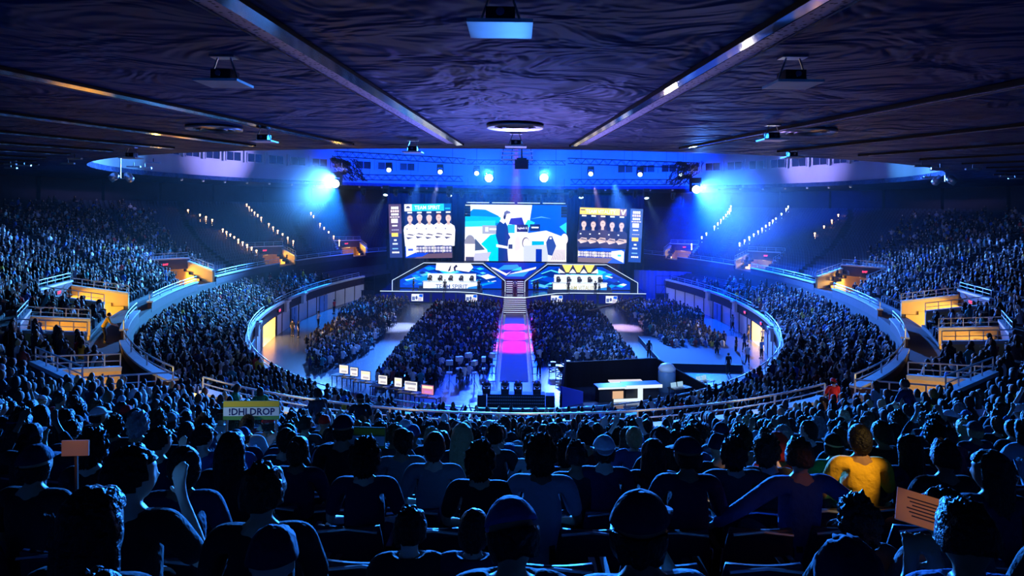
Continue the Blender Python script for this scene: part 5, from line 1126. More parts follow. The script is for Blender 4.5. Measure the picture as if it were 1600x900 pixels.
for sg in (-1, 1):
    for k in range(5):
        x = sg*8.9-2.9+1.45*k; y = 94.85; col = 'white' if sg < 0 else 'black'
        person('typing', (x, y, ZD+.7), PI, 'short', random.choice(['dark brown', 'brown']), col, '%s-shirted player, %s from the left at the %s desk' % (col, ORD[k+1], 'TEAM SPIRIT' if sg < 0 else 'TEAM VITALITY'), 'players at the %s desk' % side(sg), None, None, SKINS[0], 1.0, 'black')
        if ch0 is None:
            ch0 = thing('gaming_chair', '', 'chair', (0, 0, 0), PI); MB().box((0, 0, .45), (.5, .5, .09)).build('seat', M['black'], ch0); m_ = MB(); m_.box((0, -.24, .85), (.5, .08, .8), rx=R(6)).box((0, -.3, 1.25), (.34, .09, .2)); m_.build('backrest', M['black'], ch0); m_ = MB(); m_.bar((0, 0, .05), (0, 0, .42), .06); [m_.bar((0, 0, .08), (.28*cos(a), .28*sin(a), .04), .04) for a in (0, 1.26, 2.5, 3.77, 5.0)]; m_.build('base', M['steel'], ch0); c_ = ch0
        else: c_ = dup(ch0)
        c_.location = (x, y+.03, ZD+.7); c_['label'] = 'black gaming chair of the %s player from the left, %s desk' % (ORD[k+1], 'TEAM SPIRIT' if sg < 0 else 'TEAM VITALITY'); c_['group'] = 'gaming chairs on stage'

# named spectators by the near rails
def on_up(px, i):       # stand in row i at picture column px, near part
    x, y, fz, t = near_pos((px-PX)/F, i); return Vector((x, y, upz(row_s(i))))
def on_ring(deg, s, z): x, y, nx, ny = ell(R2, R(deg), s); return Vector((x, y, z)), nx, ny
SPECIAL = [
 (362, 1, 'standing_lean', -1.2, 'green', 'long', None, None, 'spectator in a green jersey leaning on the railing at left', 1.0),
 (412, 1, 'standing_lean', .6, 'green', 'long', None, None, 'long-haired spectator in a dark green top at the left railing', 1.0),
 (508, 5, 'standing_lean', .9, 'charcoal', 'short', None, None, 'tall standing spectator in a striped dark shirt, left of centre', 1.1),
 (566, 5, 'standing_lean', .2, 'black', 'crop', 'cap', 'black', 'broad standing spectator in a black top and cap, left of centre', 1.05),
 (1372, 3, 'standing', .6, 'pale blue', 'long', None, None, 'standing long-haired spectator in a pale blue top beside the right rail', 1.0),
 (1430, 6, 'standing_lean', .5, 'navy', 'short', None, None, 'dark standing spectator leaning left, right side', 1.05)]
for px, i, pose, rz, shc, hair, cap, cc, lab, sc in SPECIAL:
    person(pose, on_up(px, i), rz, hair, 'dark brown', shc, lab, None, cap, cc, None, sc, 'blue' if shc == 'green' else 'black', True)
p, nx, ny = on_ring(-47, .7, Z2); person('standing_lean', p, -1.0, 'short', 'black', 'yellow', 'steward in a yellow shirt on the walkway beside the left entrance', None, None, None, None, 1.0, 'black', True)
p, nx, ny = on_ring(27.5, -1.2, Z2L); person('standing', p, .4, 'short', 'black', 'red', 'spectator in a red vest beside the right parapet', None, None, None, None, 1.05, 'black', True)
p, nx, ny = on_ring(22.5, .6, Z2); person('upright', p+Vector((0, 0, .12)), .2, 'crop', 'black', 'red', 'spectator in a red cap and shirt by the near right railing', None, 'cap_back', 'red', None, 1.1, 'black')
for sg, d in ((1, 82), (1, 61), (-1, 61)):
    p, nx, ny = on_ring(sg*d, 2.6, Z2-.8); person('standing', p, -sg*.8, 'short', 'black', 'navy', 'dark figure standing in the lit entrance box, %s side %s' % (side(sg), 'third' if d == 82 else 'fourth')+' from the stage', None, None, None, None, 1.0, 'black', True)
# ------------------------------------------------------------------ props on the floor
# production desks with screens, left
for k, (px, py, w, lab) in enumerate([(537, 586, 1.3, 'leftmost of the row'), (553, 590, 1.1, 'second from the left'), (571, 596, 1.3, 'third from the left'), (598, 603, 1.2, 'fourth from the left'), (622, 607, 1.0, 'fifth from the left'), (642, 613, 1.6, 'sixth, under the dark block'), (668, 619, 1.5, 'last one, with a reddish picture')]):
    p = unproj(px, py, z=ZF+.75); p.z = ZF; rt = thing('production_desk', 'black production desk on the arena floor behind the seats, '+lab, 'desk', p, -.35, 'production desks')
    MB().box((0, 0, .73), (1.7, .75, .05)).build('desk_top', M['black'], rt); m_ = MB(); [m_.bar((x, y, 0), (x, y, .72), .05) for x in (-.8, .8) for y in (-.3, .3)]; m_.build('leg', M['black'], rt)
    w *= .62; mt = thing('computer_monitor', 'lit monitor on the production desk, '+lab, 'monitor', p+Vector((0, 0, .755)), -.35, 'monitors on production desks')
    MB().box((0, .03, .42), (w, .05, .66)).build('monitor_housing', M['black'], mt); MB().box((0, .06, .06), (.05, .05, .12)).box((0, .06, .01), (.3, .2, .02)).build('monitor_stand', M['black'], mt)
    P = Paint(w, .6); base = (.9, .85, .8) if k < 6 else (.6, .2, .35); P.rect(-w/2+.03, .12, w/2-.03, .72, base)
    P.rect(-w/2+.08, .5, w/2-.1, .66, (.3, .3, .4) if k % 2 else (.95, .8, .5)); P.rect(-w/4, .2, w/3, .34, (.6, .2, .6) if k == 6 else (.5, .45, .5))
    P.build('monitor_picture', M['screen_small'], mt)
    lt = thing('paper_sheet', 'white paper lying on the production desk, '+lab, 'paper', p+Vector((.3, -.25, .757)), .2, 'papers on production desks'); MB().box((0, 0, .004), (.5, .3, .008)).build('sheet', M['white'], lt)
# dark raised platform with carpet, right
pa = [unproj(997, 532, z=ZF), unproj(1036, 577, z=ZF), unproj(1160, 580, z=ZF), unproj(1150, 532, z=ZF)]
mb = MB(); v = [(p.x, p.y, ZF+h_) for h_ in (0, .45) for p in pa]; mb.add(v, [(4, 5, 6, 7), (0, 1, 5, 4), (1, 2, 6, 5), (2, 3, 7, 6), (3, 0, 4, 7)])
o = mb.build('seating_platform', mat('platform_carpet', (.01, .015, .05), .8)); tag(o, 'low dark carpeted platform edge in front of the right floor seats', 'platform')
m_ = MB(); m_.bar((pa[0].x, pa[0].y, ZF+.47), (pa[1].x, pa[1].y, ZF+.47), .08).bar((pa[1].x, pa[1].y, ZF+.47), (pa[2].x, pa[2].y, ZF+.47), .08); m_.build('edge_strip', M['alu'], o)
# analyst studio set, right
rt = thing('studio_set', 'dark open studio set with slanted walls near the right railing', 'studio set', (7.6, 47.5, ZF))
w = lambda pts, nm, mt: MB().add(pts, [(0, 1, 2, 3)]).build(nm, mt, rt)
def wall(a, b_, h0, h1, nm, mt, t=.15):
    a = Vector((*a, 0)); b_ = Vector((*b_, 0)); n = (b_-a).cross(Vector((0, 0, 1))).normalized()*t; m_ = MB()
    m_.add([a, b_, b_+Vector((0, 0, h1)), a+Vector((0, 0, h0)), a+n, b_+n, b_+n+Vector((0, 0, h1)), a+n+Vector((0, 0, h0))], [(0, 1, 2, 3), (7, 6, 5, 4), (0, 4, 5, 1), (3, 2, 6, 7), (0, 3, 7, 4), (1, 5, 6, 2)]); return m_.build(nm, mt, rt)
wall((-4.6, -2.6), (-3.9, 2.6), .9, 2.2, 'side_wall', M['black_cloth']); wall((-3.9, 2.6), (3.2, 4.4), 2.0, 2.0, 'back_wall', M['black_cloth']); wall((3.2, 4.4), (6.6, .6), 2.0, .6, 'side_wall', M['black_cloth'])
MB().box((.4, .3, .06), (8.6, 5.6, .12)).build('set_floor', M['deck'], rt)
wall((-4.5, -2.2), (-3.0, -1.2), 1.5, .9, 'wing_panel', mat('blue_panel', (.02, .06, .6), .6))
rt = thing('studio_desk', 'angular studio desk with glowing white front panels and blue top', 'desk', (8.6, 47.1, ZF+.12), .18)
MB().box((-2.0, .2, 1.0), (2.0, 1.1, .1)).box((.3, .4, 1.0), (2.6, 1.1, .1)).build('desk_top', mat('blue_gloss', (.03, .12, .6), .2), rt)
MB().box((-2.0, .2, .5), (1.8, .9, .95)).box((.3, .5, .5), (2.4, .8, .95)).build('desk_core', M['black'], rt)
m_ = MB(); m_.box((-1.95, -.36, .98), (2.1, .05, .12)).box((.3, -.18, .95), (2.7, .05, .22)).box((.05, -.2, .45), (.35, .06, 1.0)).box((-.9, -.36, .12), (2.0, .05, .2)); m_.build('light_panel', emit('desk_glow', (.75, .88, 1), 1.1), rt)
MB().box((-1.6, -.34, .5), (.75, .05, .5)).build('warm_panel', emit('desk_warm', (1, .6, .35), .8), rt)
rt = thing('studio_bench', 'white lit bench top behind the studio desk', 'bench', (8.0, 48.9, ZF+.12), .12); MB().box((0, 0, .82), (2.4, .7, .08)).build('bench_top', emit('bench_glow', (.9, .85, .95), .9), rt); MB().box((0, 0, .4), (2.2, .55, .78)).build('bench_body', M['black'], rt)
rt = thing('round_plinth', 'tall round plinth with bright dome top at the right end of the studio set', 'plinth', (11.1, 49.6, ZF))
MB().lathe([(.62, 0), (.62, 1.5), (.58, 1.55)], n=28).build('column', mat('plinth_blue', (.12, .25, .5), .4), rt, True); MB().lathe([(.6, 1.56), (.62, 1.75), (.45, 2.0), (.2, 2.1), (.01, 2.12)], n=28).build('dome', mat('dome_white', (.6, .75, .95), .4), rt, True)
lamp('AREA', (9, 44.5, -9.5), (.45, .7, 1), 160, (8.5, 48, ZF+.8), 1.5, name='set_light')
for px, py, e, lab in ((1062, 602, .5, 'left one'), (1100, 592, .6, 'right one')):
    p = unproj(px, py, z=ZF+.9); p.z = ZF; rt = thing('folding_table', 'small table with bright white papers right of the studio set, '+lab, 'table', p, e, 'small tables right of the studio set')
    MB().box((0, 0, .74), (1.6, .8, .05)).build('table_top', M['black'], rt); m_ = MB(); [m_.bar((x, y, 0), (x, y, .72), .05) for x in (-.7, .7) for y in (-.3, .3)]; m_.build('leg', M['black'], rt)
    for q_ in (-.4, .2): lt = thing('laptop', 'open pale laptop beside the studio set, %s half of the %s table' % ('left' if q_ < 0 else 'right', lab.replace(' one', '')), 'laptop', p+Matrix.Rotation(e, 3, 'Z') @ Vector((q_, 0, .767)), e, 'laptops right of the studio set'); MB().box((0, 0, .01), (.5, .35, .02)).build('keyboard', M['white'], lt); MB().box((0, .18, .17), (.5, .02, .32), rx=R(-12)).build('lid', emit('laptop_glow', (.4, .7, 1), .8), lt)
# camera jib left lying dark shape between the two right blocks
rt = thing('camera_crane', 'long black camera crane arm reaching over the right floor seats', 'camera crane', (9.6, 78.5, ZF))
MB().bar((0, 0, 0), (0, 0, 1.7), .2).bar((-.6, -.5, .05), (.6, .5, .05), .12).bar((-.6, .5, .05), (.6, -.5, .05), .12).build('base', M['black'], rt); MB().bar((-1.4, -1.0, 1.5), (5.5, 3.8, 2.6), .16).build('arm', M['black'], rt); MB().box((-1.4, -1.0, 1.45), (.6, .5, .5)).build('counterweight', M['black'], rt); MB().box((5.6, 3.9, 2.4), (.45, .6, .4)).build('camera_head', M['black'], rt)
for i, (px, py) in enumerate([(868, 590), (890, 588), (880, 597)]):
    p = unproj(px, py, z=ZF); rt = thing('equipment_cart', 'crew equipment cart with cables on the lit floor right of the runway, %s of three' % ['left', 'right', 'nearest'][i], 'cart', p, .3*i)
    MB().box((0, 0, .5), (1.1, .6, .06)).box((0, 0, .95), (1.1, .6, .05)).build('shelf', M['black'], rt); m_ = MB(); [m_.bar((x, y, .05), (x, y, 1.1), .04) for x in (-.5, .5) for y in (-.27, .27)]; m_.build('frame', M['alu'], rt)
    m_ = MB(); m_.tube([(.5*cos(a*.5), .3*sin(a*.5), .6+.05*sin(a*2)) for a in range(26)], .03, 5); m_.build('cable_coil', M['black'], rt); MB().box((-.2, 0, 1.1), (.4, .35, .28)).build('equipment_box', M['black'], rt)
# light stands among the equipment left of the runway
for i in range(6):
    x = -4.8+.62*i; y = 50.6+(i % 3)*1.3; rt = thing('equipment_stand', 'pale metal equipment stand left of the runway, %s from the left' % ORD[i+1], 'stand', (x, y, ZF), .4*i, 'equipment stands left of the runway')
    m_ = MB(); m_.bar((0, 0, 0), (0, 0, 1.7+.15*(i % 2)), .06); m_.build('pole', M['chrome'], rt); m_ = MB(); [m_.bar((0, 0, .5), (.4*cos(a), .4*sin(a), 0), .03) for a in (0, 2.1, 4.2)]; m_.build('tripod_leg', M['chrome'], rt); MB().box((0, 0, 1.75), (.5, .3, .35)).build('equipment_head', M['white'], rt); MB().box((0, 0, 1.0), (.42, .25, .12)).build('tray', M['white'], rt)

# banners and posters held by spectators
def text_obj(body, w, h, m_t, parent, loc, rot, nm='lettering'):
    vs, fs = text_poly(body, 1.0, .028); xs = [v[0] for v in vs]; zs = [v[1] for v in vs]; kx = w/(max(xs)-min(xs)); kz = h/(max(zs)-min(zs)); cx = (max(xs)+min(xs))/2; cz = (max(zs)+min(zs))/2
    m_ = MB(); m_.add([((a-cx)*kx, 0, (b_-cz)*kz) for a, b_, _ in vs], fs); o = m_.build(nm, m_t, parent); o.location = loc; o.rotation_euler = rot; return o
M['ink'] = mat('sign_ink', (.01, .02, .12), .6)
D = 9.4; p = unproj(393, 641, D)
rt = thing('fan_banner', 'wide fan banner reading !DHLDROP with yellow upper band, held up at left', 'banner', p, .06)
MB().box((0, 0, 0), (.76, .012, .26)).build('backing', mat('banner_green', (.1, .25, .06), .7), rt)
MB().box((0, -.008, .09), (.75, .006, .075)).build('upper_band', mat('banner_yellow', (.8, .5, .04), .7), rt); MB().box((0, -.008, -.015), (.75, .006, .12)).build('white_band', mat('banner_white', (.7, .75, .8), .7), rt)
text_obj('!DHLDROP', .62, .1, M['ink'], rt, (.01, -.0125, -.015), (0, 0, 0))
for q_ in (-.33, .33): MB().bar((q_, .01, -.12), (q_, .01, -.5), .02).build('stick', M['wood'], rt)
p = unproj(562, 683, 6.6); rt = thing('fan_banner', 'second yellow and green fan banner half hidden behind heads, left of centre', 'banner', p, -.05)
MB().box((0, 0, 0), (.5, .012, .2)).build('backing', bpy.data.materials['banner_green'], rt); MB().box((0, -.008, .06), (.49, .006, .06)).build('upper_band', bpy.data.materials['banner_yellow'], rt); MB().box((0, -.008, -.03), (.49, .006, .09)).build('white_band', bpy.data.materials['banner_white'], rt)
m_ = MB(); m_.bar((0, .01, -.1), (0, .01, -.45), .02); m_.build('stick', M['wood'], rt)
p = unproj(118, 700, 4.0); rt = thing('cardboard_sign', 'small warm-lit cardboard sign held in the left rows', 'sign', p, .1); MB().box((0, 0, 0), (.15, .01, .09)).build('board', mat('card', (.6, .42, .36), .8), rt); MB().bar((0, .01, -.04), (0, .02, -.3), .015).build('stick', M['wood'], rt)
lamp('SPOT', unproj(393, 646, 9.4)+Vector((-1.2, -1.8, 1.0)), (.5, .75, 1), 90, unproj(393, 646, 9.4), .05, 26, .8)  # spot added to make the banner readable, no fixture modelled
lamp('SPOT', p+Vector((.15, -.5, .5)), WARM, 5, p, .05, 20, .6)  # added warm spot on the cardboard sign, has no fixture
p = unproj(1448, 800, 2.9); rt = thing('paper_poster', 'warm-lit printed paper poster held flat at lower right', 'poster', p, 0); rt.rotation_euler = (R(30), R(8), R(-28))
MB().box((0, 0, 0), (.23, .17, .004)).build('paper', bpy.data.materials['card'], rt)
m_ = MB(); [m_.box((0, .045-.018*i, .003), (.15-.02*(i % 3), .006, .001)) for i in range(6)]; m_.build('printed_lines', M['ink'], rt)
lamp('SPOT', p+Vector((.1, -.3, .7)), (1, .45, .12), 7, p, .05, 24, .6)  # added warm spot over the poster, no lamp stands there
p = unproj(1345, 708, 5.5); lamp('SPOT', p+Vector((.6, -1.0, 1.1)), (1, .62, .15), 140, p, .05, 24, .5)  # warm spot added for the yellow shirt, without any fixture
p = unproj(1318, 740, 4.4); lamp('SPOT', p+Vector((.6, -.6, .6)), (1, .35, .15), 5, p, .05, 25, .5)  # second added warm spot left of the yellow shirt, also without fixture
# bent pale stick right of the poster
o = MB().tube([unproj(1476, 853, 2.6), unproj(1498, 822, 2.65)], .005, 6).tube([unproj(1476, 853, 2.6), unproj(1490, 852, 2.55)], .005, 6).build('light_stick', mat('stick', (.7, .5, .3), .4)); tag(o, 'thin bent pale stick beside the poster at lower right', 'stick')
# bulkhead lamps added on the near parapet to warm the rails and walkway
for k, d in enumerate((-24, -15, -7, 1, 9, 17)):
    x, y, nx, ny = ell(R2, R(d), .12); o = MB().box((0, 0, 0), (.5, .1, .14)).build('added_walkway_lamp', emit('added_walkway_glow', (1, .6, .2), 2.5) if k == 0 else bpy.data.materials['added_walkway_glow'], loc=(x, y, Z2+.4)); o.rotation_euler = (0, 0, math.atan2(ny, nx)-PI/2)
    tag(o, 'added warm lamp low on the near parapet, %s of six from the left' % ORD[k+1], 'lamp'); lamp('POINT', (x, y-.5, Z2+1.25), (1, .62, .28), 30, size=.1, name='added_walkway_light')
# aisle step lights in the empty far sections
def aisle(d0, s0, d1, s1, n, m_, lab, skip=()):
    c = 0
    for i in range(n):
        if i in skip: continue
        f = i/(n-1); s_ = min(26, s0+(s1-s0)*f); t = R(d0+(d1-d0)*f); x, y, _, _ = ell(R2, t, s_); c += 1
        o = MB().ball((0, 0, .95), (.12, .12, .11), 8, 5).bar((0, 0, -.06), (0, 0, .85), .08).build('step_lamp', M[m_], loc=(x, y, upz(s_))); tag(o, 'small glowing step lamp '+lab, 'lamp', 'step lamps '+lab)
def t_for(px, py):      # point of the upper seating plane seen at a picture position
    best = None
    for di in range(60, 178, 1):
        for s_ in range(1, 30):
            for sg in (-1, 1):
                x, y, _, _ = ell(R2, R(sg*di), s_)
                if y < 60: continue
                a, b_ = proj(x, y, upz(s_)+.95); e = (a-px)**2+(b_-py)**2
                if best is None or e < best[0]: best = (e, sg*di, s_)
    return best[1:]
for (a, b_, n, mt, lab, skip) in [((385, 320), (457, 376), 13, 'step', 'on the second aisle left of the screens', (6,)), ((487, 333), (531, 377), 8, 'step', 'on the aisle nearest left of the screens', (2,)), ((347, 360), (400, 391), 9, 'step', 'on the third aisle left of the screens', ()), ((296, 328), (330, 342), 5, 'step', 'high on the fourth aisle left', (1,)),
      ((1142, 321), (1080, 382), 13, 'step_blue', 'on the aisle nearest right of the screens', (8, 11)), ((1233, 322), (1156, 383), 15, 'step_blue', 'on the second aisle right of the screens', (2, 4)), ((1310, 337), (1276, 364), 4, 'step', 'high on the third aisle right', ())]:
    q0 = t_for(*a); q1 = t_for(*b_); aisle(q0[0], q0[1], q1[0], q1[1], n, mt, lab, skip)

# ------------------------------------------------------------------ the crowd (beyond the individual people) as one mass
def tpl(raise_=0, lean=0.0, long_=False):
    m_ = MB(); g = []
    def mark(k): g.extend([k]*(len(m_.v)-len(g)))
    def el(c, r, n, k): m_.ball(c, r, n, k)
    y = lean
    m_.ball((0, y+.03, 1.17), (.078, .095, .118), 7, 5); mark(0)
    vs = [(.092*sin(PI*i/4*.72)*cos(2*PI*j/7+.3), y+.0+.108*sin(PI*i/4*.72)*sin(2*PI*j/7+.3)-.006, 1.18+.128*cos(PI*i/4*.9)-.0) for i in range(5) for j in range(7)]
    m_.add(vs, [(i*7+j, (i+1)*7+j, (i+1)*7+(j+1) % 7, i*7+(j+1) % 7) for i in range(4) for j in range(7)]); mark(1)
    if long_: m_.box((0, y-.09, 1.05), (.17, .05, .28)); mark(1)
    pr = [(.19, .13, .42, 0), (.17, .12, .62, y*.35), (.2, .13, .84, y*.75), (.19, .1, .96, y), (.06, .055, 1.06, y)]
    vs = [(a*cos(2*PI*j/8), b_*sin(2*PI*j/8)+yy, z) for a, b_, z, yy in pr for j in range(8)]
    m_.add(vs, [(i*8+j, i*8+(j+1) % 8, (i+1)*8+(j+1) % 8, (i+1)*8+j) for i in range(4) for j in range(8)]+[tuple(range(32, 40))])
    for sg in (-1, 1):
        if raise_: m_.tube([(sg*.19, y, .93), (sg*.3, y+.12, .95)], [.06, .05], 5)
        else: m_.tube([(sg*.2, y, .93), (sg*.25, y+.06, .7)], [.06, .05], 5)
    mark(2)
    for sg in (-1, 1):
        if raise_: m_.tube([(sg*.3, y+.12, .95), (sg*.16, y+.16, 1.22), (sg*.14, y+.16, 1.3)], [.042, .032, .035], 5)
        else: m_.tube([(sg*.25, y+.06, .7), (sg*.14, y+.28, .62), (sg*.12, y+.33, .62)], [.042, .032, .035], 5)
    mark(0)
    for sg in (-1, 1): m_.tube([(sg*.09, 0, .5), (sg*.13, .42, .52), (sg*.13, .43, .08)], [.09, .07, .05], 5)
    mark(3)
    V = np.array(m_.v, np.float32); G = np.array(g); Fq = m_.f; return V, G, Fq
TPL = [tpl(), tpl(0, .1), tpl(0, .0, True), tpl(1), tpl(0, .2), tpl(0, .03, True)]
crowd_pts = []     # x, y, z, facing, template, scale, bright
def cadd(x, y, z, rz, bright=1.0, rot=.35):
    if y < 2: return
    px, py = proj(x, y, z+1.1)
    if not (-60 < px < 1660 and py < 960): return
    crowd_pts.append((x, y, z, rz+rng.normal(0, rot), int(rng.choice(6, p=[.3, .18, .16, .06, .16, .14])), rng.uniform(.92, 1.07), bright))
taken = [(r_[0], r_[1]) for r_ in near_list]
tk = set()
for a, b_ in taken: tk.add((round(a*2.2), round(b_*2.2)))
def is_taken(x, y):
    return any((round(x*2.2)+i, round(y*2.2)+j) in tk for i in (-1, 0, 1) for j in (-1, 0, 1))
ycut = max(r_[1] for r_ in near_list if r_[11] is None)
# upper seating
for i in range(0, 29):
    s_ = row_s(i); t = R(-150)
    while t < R(150):
        tt = t+slant(t)*max(0, s_-1); x, y, nx, ny = ell(R2, tt, s_); x2, y2, _, _ = ell(R2, tt+.003, s_); ds = math.hypot(x2-x, y2-y)/.003
        d = math.degrees(t); t += .56/ds
        if in_vom(t, s_, 1.0): continue
        if any(abs(abs(d)-a)*R(1)*ds < .65 for a in (36, 53.5, 71.5, 94, 117)) or (i > 8 and any(abs(abs(d)-a)*R(1)*ds < .6 for a, _ in VOM)): continue
        lim = -90 if d < 0 else 86
        e = (abs(d)-abs(lim)); dens = .93 if e < -6 else (.93*max(0, -e/6) if e < 0 else .0)
        if i > 22: dens *= .55
        if i > 25: dens *= .4
        if d > 0: dens *= .95
        if rng.random() > dens: continue
        if y < 16 and abs(x) < 1.0*y+2 and i >= 9 and (y <= ycut+.4): continue
        if is_taken(x, y): continue
        cadd(x, y, upz(s_), math.atan2(x, 90-y)*.7+math.atan2(nx, -ny)*.3)
# lower seating
for i in range(LR):
    f = (i+.45)/LR; z = Z1+(Z2L-Z1)*i/(LR-1); t = R(-122)
    while t < R(122):
        x, y = low(t, f); x2, y2 = low(t+.003, f); ds = math.hypot(x2-x, y2-y)/.003; d = math.degrees(t); t += .54/ds
        a = abs(d)
        if any(abs(a-q_)*R(1)*ds < .55 for q_ in (12, 36, 56, 76, 96)): continue
        dens = .93 if a < 84 else (.7 if a < 96 else .18 if a < 108 else 0)
        if d > 0: dens *= .95 if a < 70 else .7
        if rng.random() > dens: continue
        cadd(x, y, z, math.atan2(x, 92-y)*.7)
# floor blocks
def block(x0, x1, y0, y1, dens, f=None, br=1.0):
    y = y0
    while y < y1:
        x = x0+rng.uniform(0, .2)
        while x < x1:
            if rng.random() < dens and (f is None or f(x, y)): cadd(x+rng.normal(0, .04), y+rng.normal(0, .05), ZF, math.atan2(x, 98-y)*.6, br)
            x += .53
        y += .86
def infloor(x, y, m_=1.6): return ((x/(R1[2]-m_))**2+((y-R1[0])/(R1[1]-m_))**2) < 1
block(-10.2, -1.95, 54, 88.5, .95, lambda x, y: not (x > -7 and y < 55.5) and x > -10.3+(y-54)*.0); block(-10.2, -5.4, 50.5, 54, .9)
block(1.95, 10.2, 58.5, 89, .95, lambda x, y: True); block(7.2, 10.4, 53, 58.5, .92)
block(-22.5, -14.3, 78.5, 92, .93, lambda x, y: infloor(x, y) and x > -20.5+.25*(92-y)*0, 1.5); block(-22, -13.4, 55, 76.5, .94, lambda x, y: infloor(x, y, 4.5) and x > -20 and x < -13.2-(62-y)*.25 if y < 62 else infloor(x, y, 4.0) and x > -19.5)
block(13.6, 22.5, 80, 92, .9, lambda x, y: infloor(x, y, 2), 1.0); block(14.2, 20.2, 64, 78, .82, lambda x, y: infloor(x, y, 3.5))
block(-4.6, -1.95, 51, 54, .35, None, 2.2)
# assemble
N_ = len(crowd_pts); Vs = []; Cs = []; faces = []; off = 0
pal_s = np.array([(.012, .012, .016), (.03, .03, .04), (.02, .03, .09), (.12, .13, .15), (.75, .75, .78), (.05, .15, .5), (.05, .3, .33), (.2, .03, .03), (.5, .55, .7), (.8, .5, .05), (.7, .05, .05), (.9, .9, .92)])
pp = np.array([.4, .16, .09, .04, .09, .06, .03, .03, .04, .012, .012, .06]); pp /= pp.sum()
pal_h = np.array([(.012, .011, .012), (.03, .02, .015), (.1, .06, .03), (.45, .33, .17), (.6, .6, .62), (.2, .2, .25)]); ph_ = np.array([.5, .28, .1, .04, .05, .03])
sk = np.array(SKINS)
LT = []; LS = []; LI = []; cur = 0
for (x, y, z, rz, k, sc, br) in crowd_pts:
    V, G, Fq = TPL[k]; c, s_ = cos(rz), sin(rz); Q = V*sc; P_ = np.empty_like(Q); P_[:, 0] = Q[:, 0]*c-Q[:, 1]*s_+x; P_[:, 1] = Q[:, 0]*s_+Q[:, 1]*c+y; P_[:, 2] = Q[:, 2]+z
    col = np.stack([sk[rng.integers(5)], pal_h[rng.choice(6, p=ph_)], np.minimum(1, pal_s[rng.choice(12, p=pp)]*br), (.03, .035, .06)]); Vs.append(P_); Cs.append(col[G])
    if not hasattr(block, 'k%d' % k):
        setattr(block, 'k%d' % k, (np.array([i for f in Fq for i in f], np.int32), np.array([len(f) for f in Fq], np.int32)))
    li, ls = getattr(block, 'k%d' % k); LI.append(li+off); LT.append(ls); off += len(V)
Vs = np.concatenate(Vs); Cs = np.concatenate(Cs); LI = np.concatenate(LI); LT = np.concatenate(LT)
me = bpy.data.meshes.new('crowd'); me.vertices.add(len(Vs)); me.vertices.foreach_set('co', Vs.ravel().astype(np.float32)); me.loops.add(len(LI)); me.loops.foreach_set('vertex_index', LI)
me.polygons.add(len(LT)); st_ = np.concatenate([[0], np.cumsum(LT)[:-1]]).astype(np.int32); me.polygons.foreach_set('loop_start', st_); me.polygons.foreach_set('use_smooth', np.ones(len(LT), bool)); me.update(calc_edges=True)
at = me.color_attributes.new('col', 'FLOAT_COLOR', 'POINT'); at.data.foreach_set('color', np.concatenate([Cs, np.ones((len(Cs), 1))], 1).ravel().astype(np.float32)); me.materials.append(M['crowd'])
o = bpy.data.objects.new('crowd', me); COL.objects.link(o); tag(o, 'mass of seated spectators filling the floor and curved stands', 'crowd', None, 'stuff')
print('CROWD', N_, len(Vs))
# empty seats of the far and upper sections
m_ = MB(); cnt_ = 0
for i in range(0, 29):
    s_ = row_s(i); t = R(-150)
    while t < R(150):
        tt = t+slant(t)*max(0, s_-1); x, y, nx, ny = ell(R2, tt, s_); x2, y2, _, _ = ell(R2, tt+.003, s_); ds = math.hypot(x2-x, y2-y)/.003
        d = math.degrees(t); t += .58/ds
        if abs(d) < 78 or in_vom(t, s_, .35) or any(abs(abs(d)-a)*R(1)*ds < .65 for a in (94, 117, 140)): continue
        px, py = proj(x, y, upz(s_)+.5)
        if not (0 < px < 1600): continue
        e = math.atan2(ny, nx)-PI/2; m_.box((x+nx*.2, y+ny*.2, upz(s_)+.62), (.48, .05, .42), e); m_.box((x, y, upz(s_)+.43), (.46, .4, .05), e)
o = m_.build('empty_stadium_seats', M['seat']); tag(o, 'rows of empty dark seats in the far upper sections', 'seats', None, 'stuff')
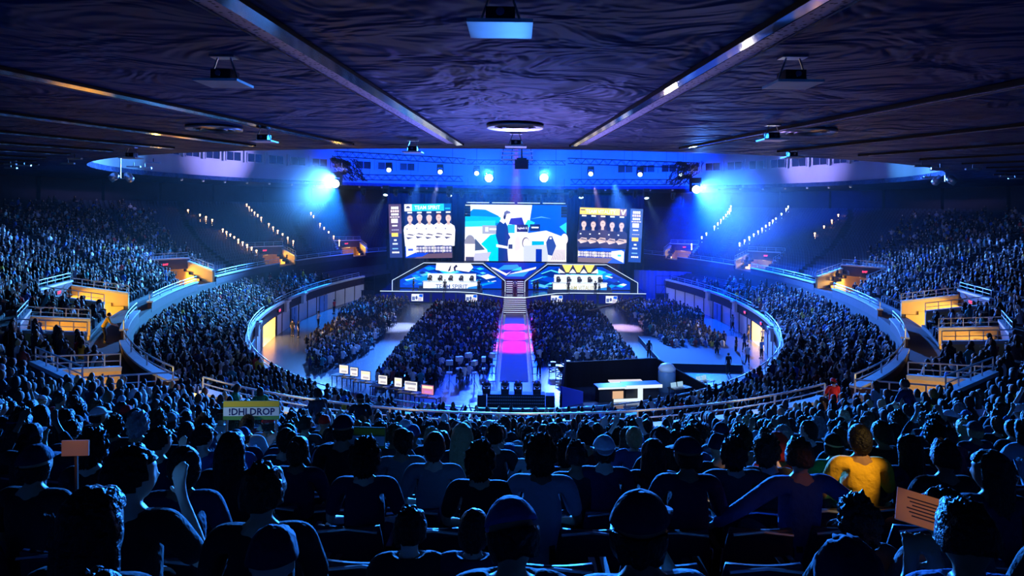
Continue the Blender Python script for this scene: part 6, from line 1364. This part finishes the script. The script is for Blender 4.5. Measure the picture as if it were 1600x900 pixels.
# haze over the arena: thin everywhere, thicker clouds round the ends of the rig
def haze(name, dens, aniso, label, geo, c=None, r=None):
    HZ = bpy.data.materials.new(name); HZ.use_nodes = True; nt = HZ.node_tree; nt.nodes.remove(nt.nodes['Principled BSDF']); v = nt.nodes.new('ShaderNodeVolumeScatter')
    v.inputs['Color'].default_value = (.8, .9, 1, 1); v.inputs['Density'].default_value = dens; v.inputs['Anisotropy'].default_value = aniso; nt.links.new(v.outputs[0], nt.nodes['Material Output'].inputs['Volume'])
    if r:
        tc = nt.nodes.new('ShaderNodeTexCoord'); g = nt.nodes.new('ShaderNodeTexGradient'); g.gradient_type = 'SPHERICAL'; nt.links.new(tc.outputs['Object'], g.inputs[0])
        m_ = nt.nodes.new('ShaderNodeMath'); m_.operation = 'POWER'; m_.inputs[1].default_value = 1.6; nt.links.new(g.outputs['Fac'], m_.inputs[0])
        k_ = nt.nodes.new('ShaderNodeMath'); k_.operation = 'MULTIPLY'; k_.inputs[1].default_value = dens; nt.links.new(m_.outputs[0], k_.inputs[0]); nt.links.new(k_.outputs[0], v.inputs['Density'])
        o = MB().ball((0, 0, 0), 1, 32, 20).build(name, HZ, loc=c); o.scale = r
    else: o = geo.build(name, HZ)
    tag(o, label, 'haze', None, 'stuff')
haze('haze', .0005, .3, 'thin blue-lit haze hanging over the far arena and stage', MB().box((0, 86, -1.2), (110, 70, 25)))
haze('haze_cloud', .02, .3, 'bright cyan haze cloud below the left end of the rig', None, (-23.6, 88, 0), (9, 9, 9))
haze('haze_cloud', .012, .3, 'wide deep blue haze cloud below the right end of the rig', None, (27, 88, -2.5), (20, 18, 14))
haze('haze_cloud', .03, .3, 'small glowing haze cloud round the two central blinder lights', None, (0, 91, 4.2), (9, 4, 3.2))
haze('haze_cloud', .004, .3, 'blue haze band around the trusses above the screens', None, (0, 93, 3.8), (34, 8, 5))

for o in SC.objects:
    if 'label' in o.keys() and not (4 <= len(o['label'].replace('-', ' ').split()) <= 16): print('LONG', len(o['label'].split()), o.name, o['label'])
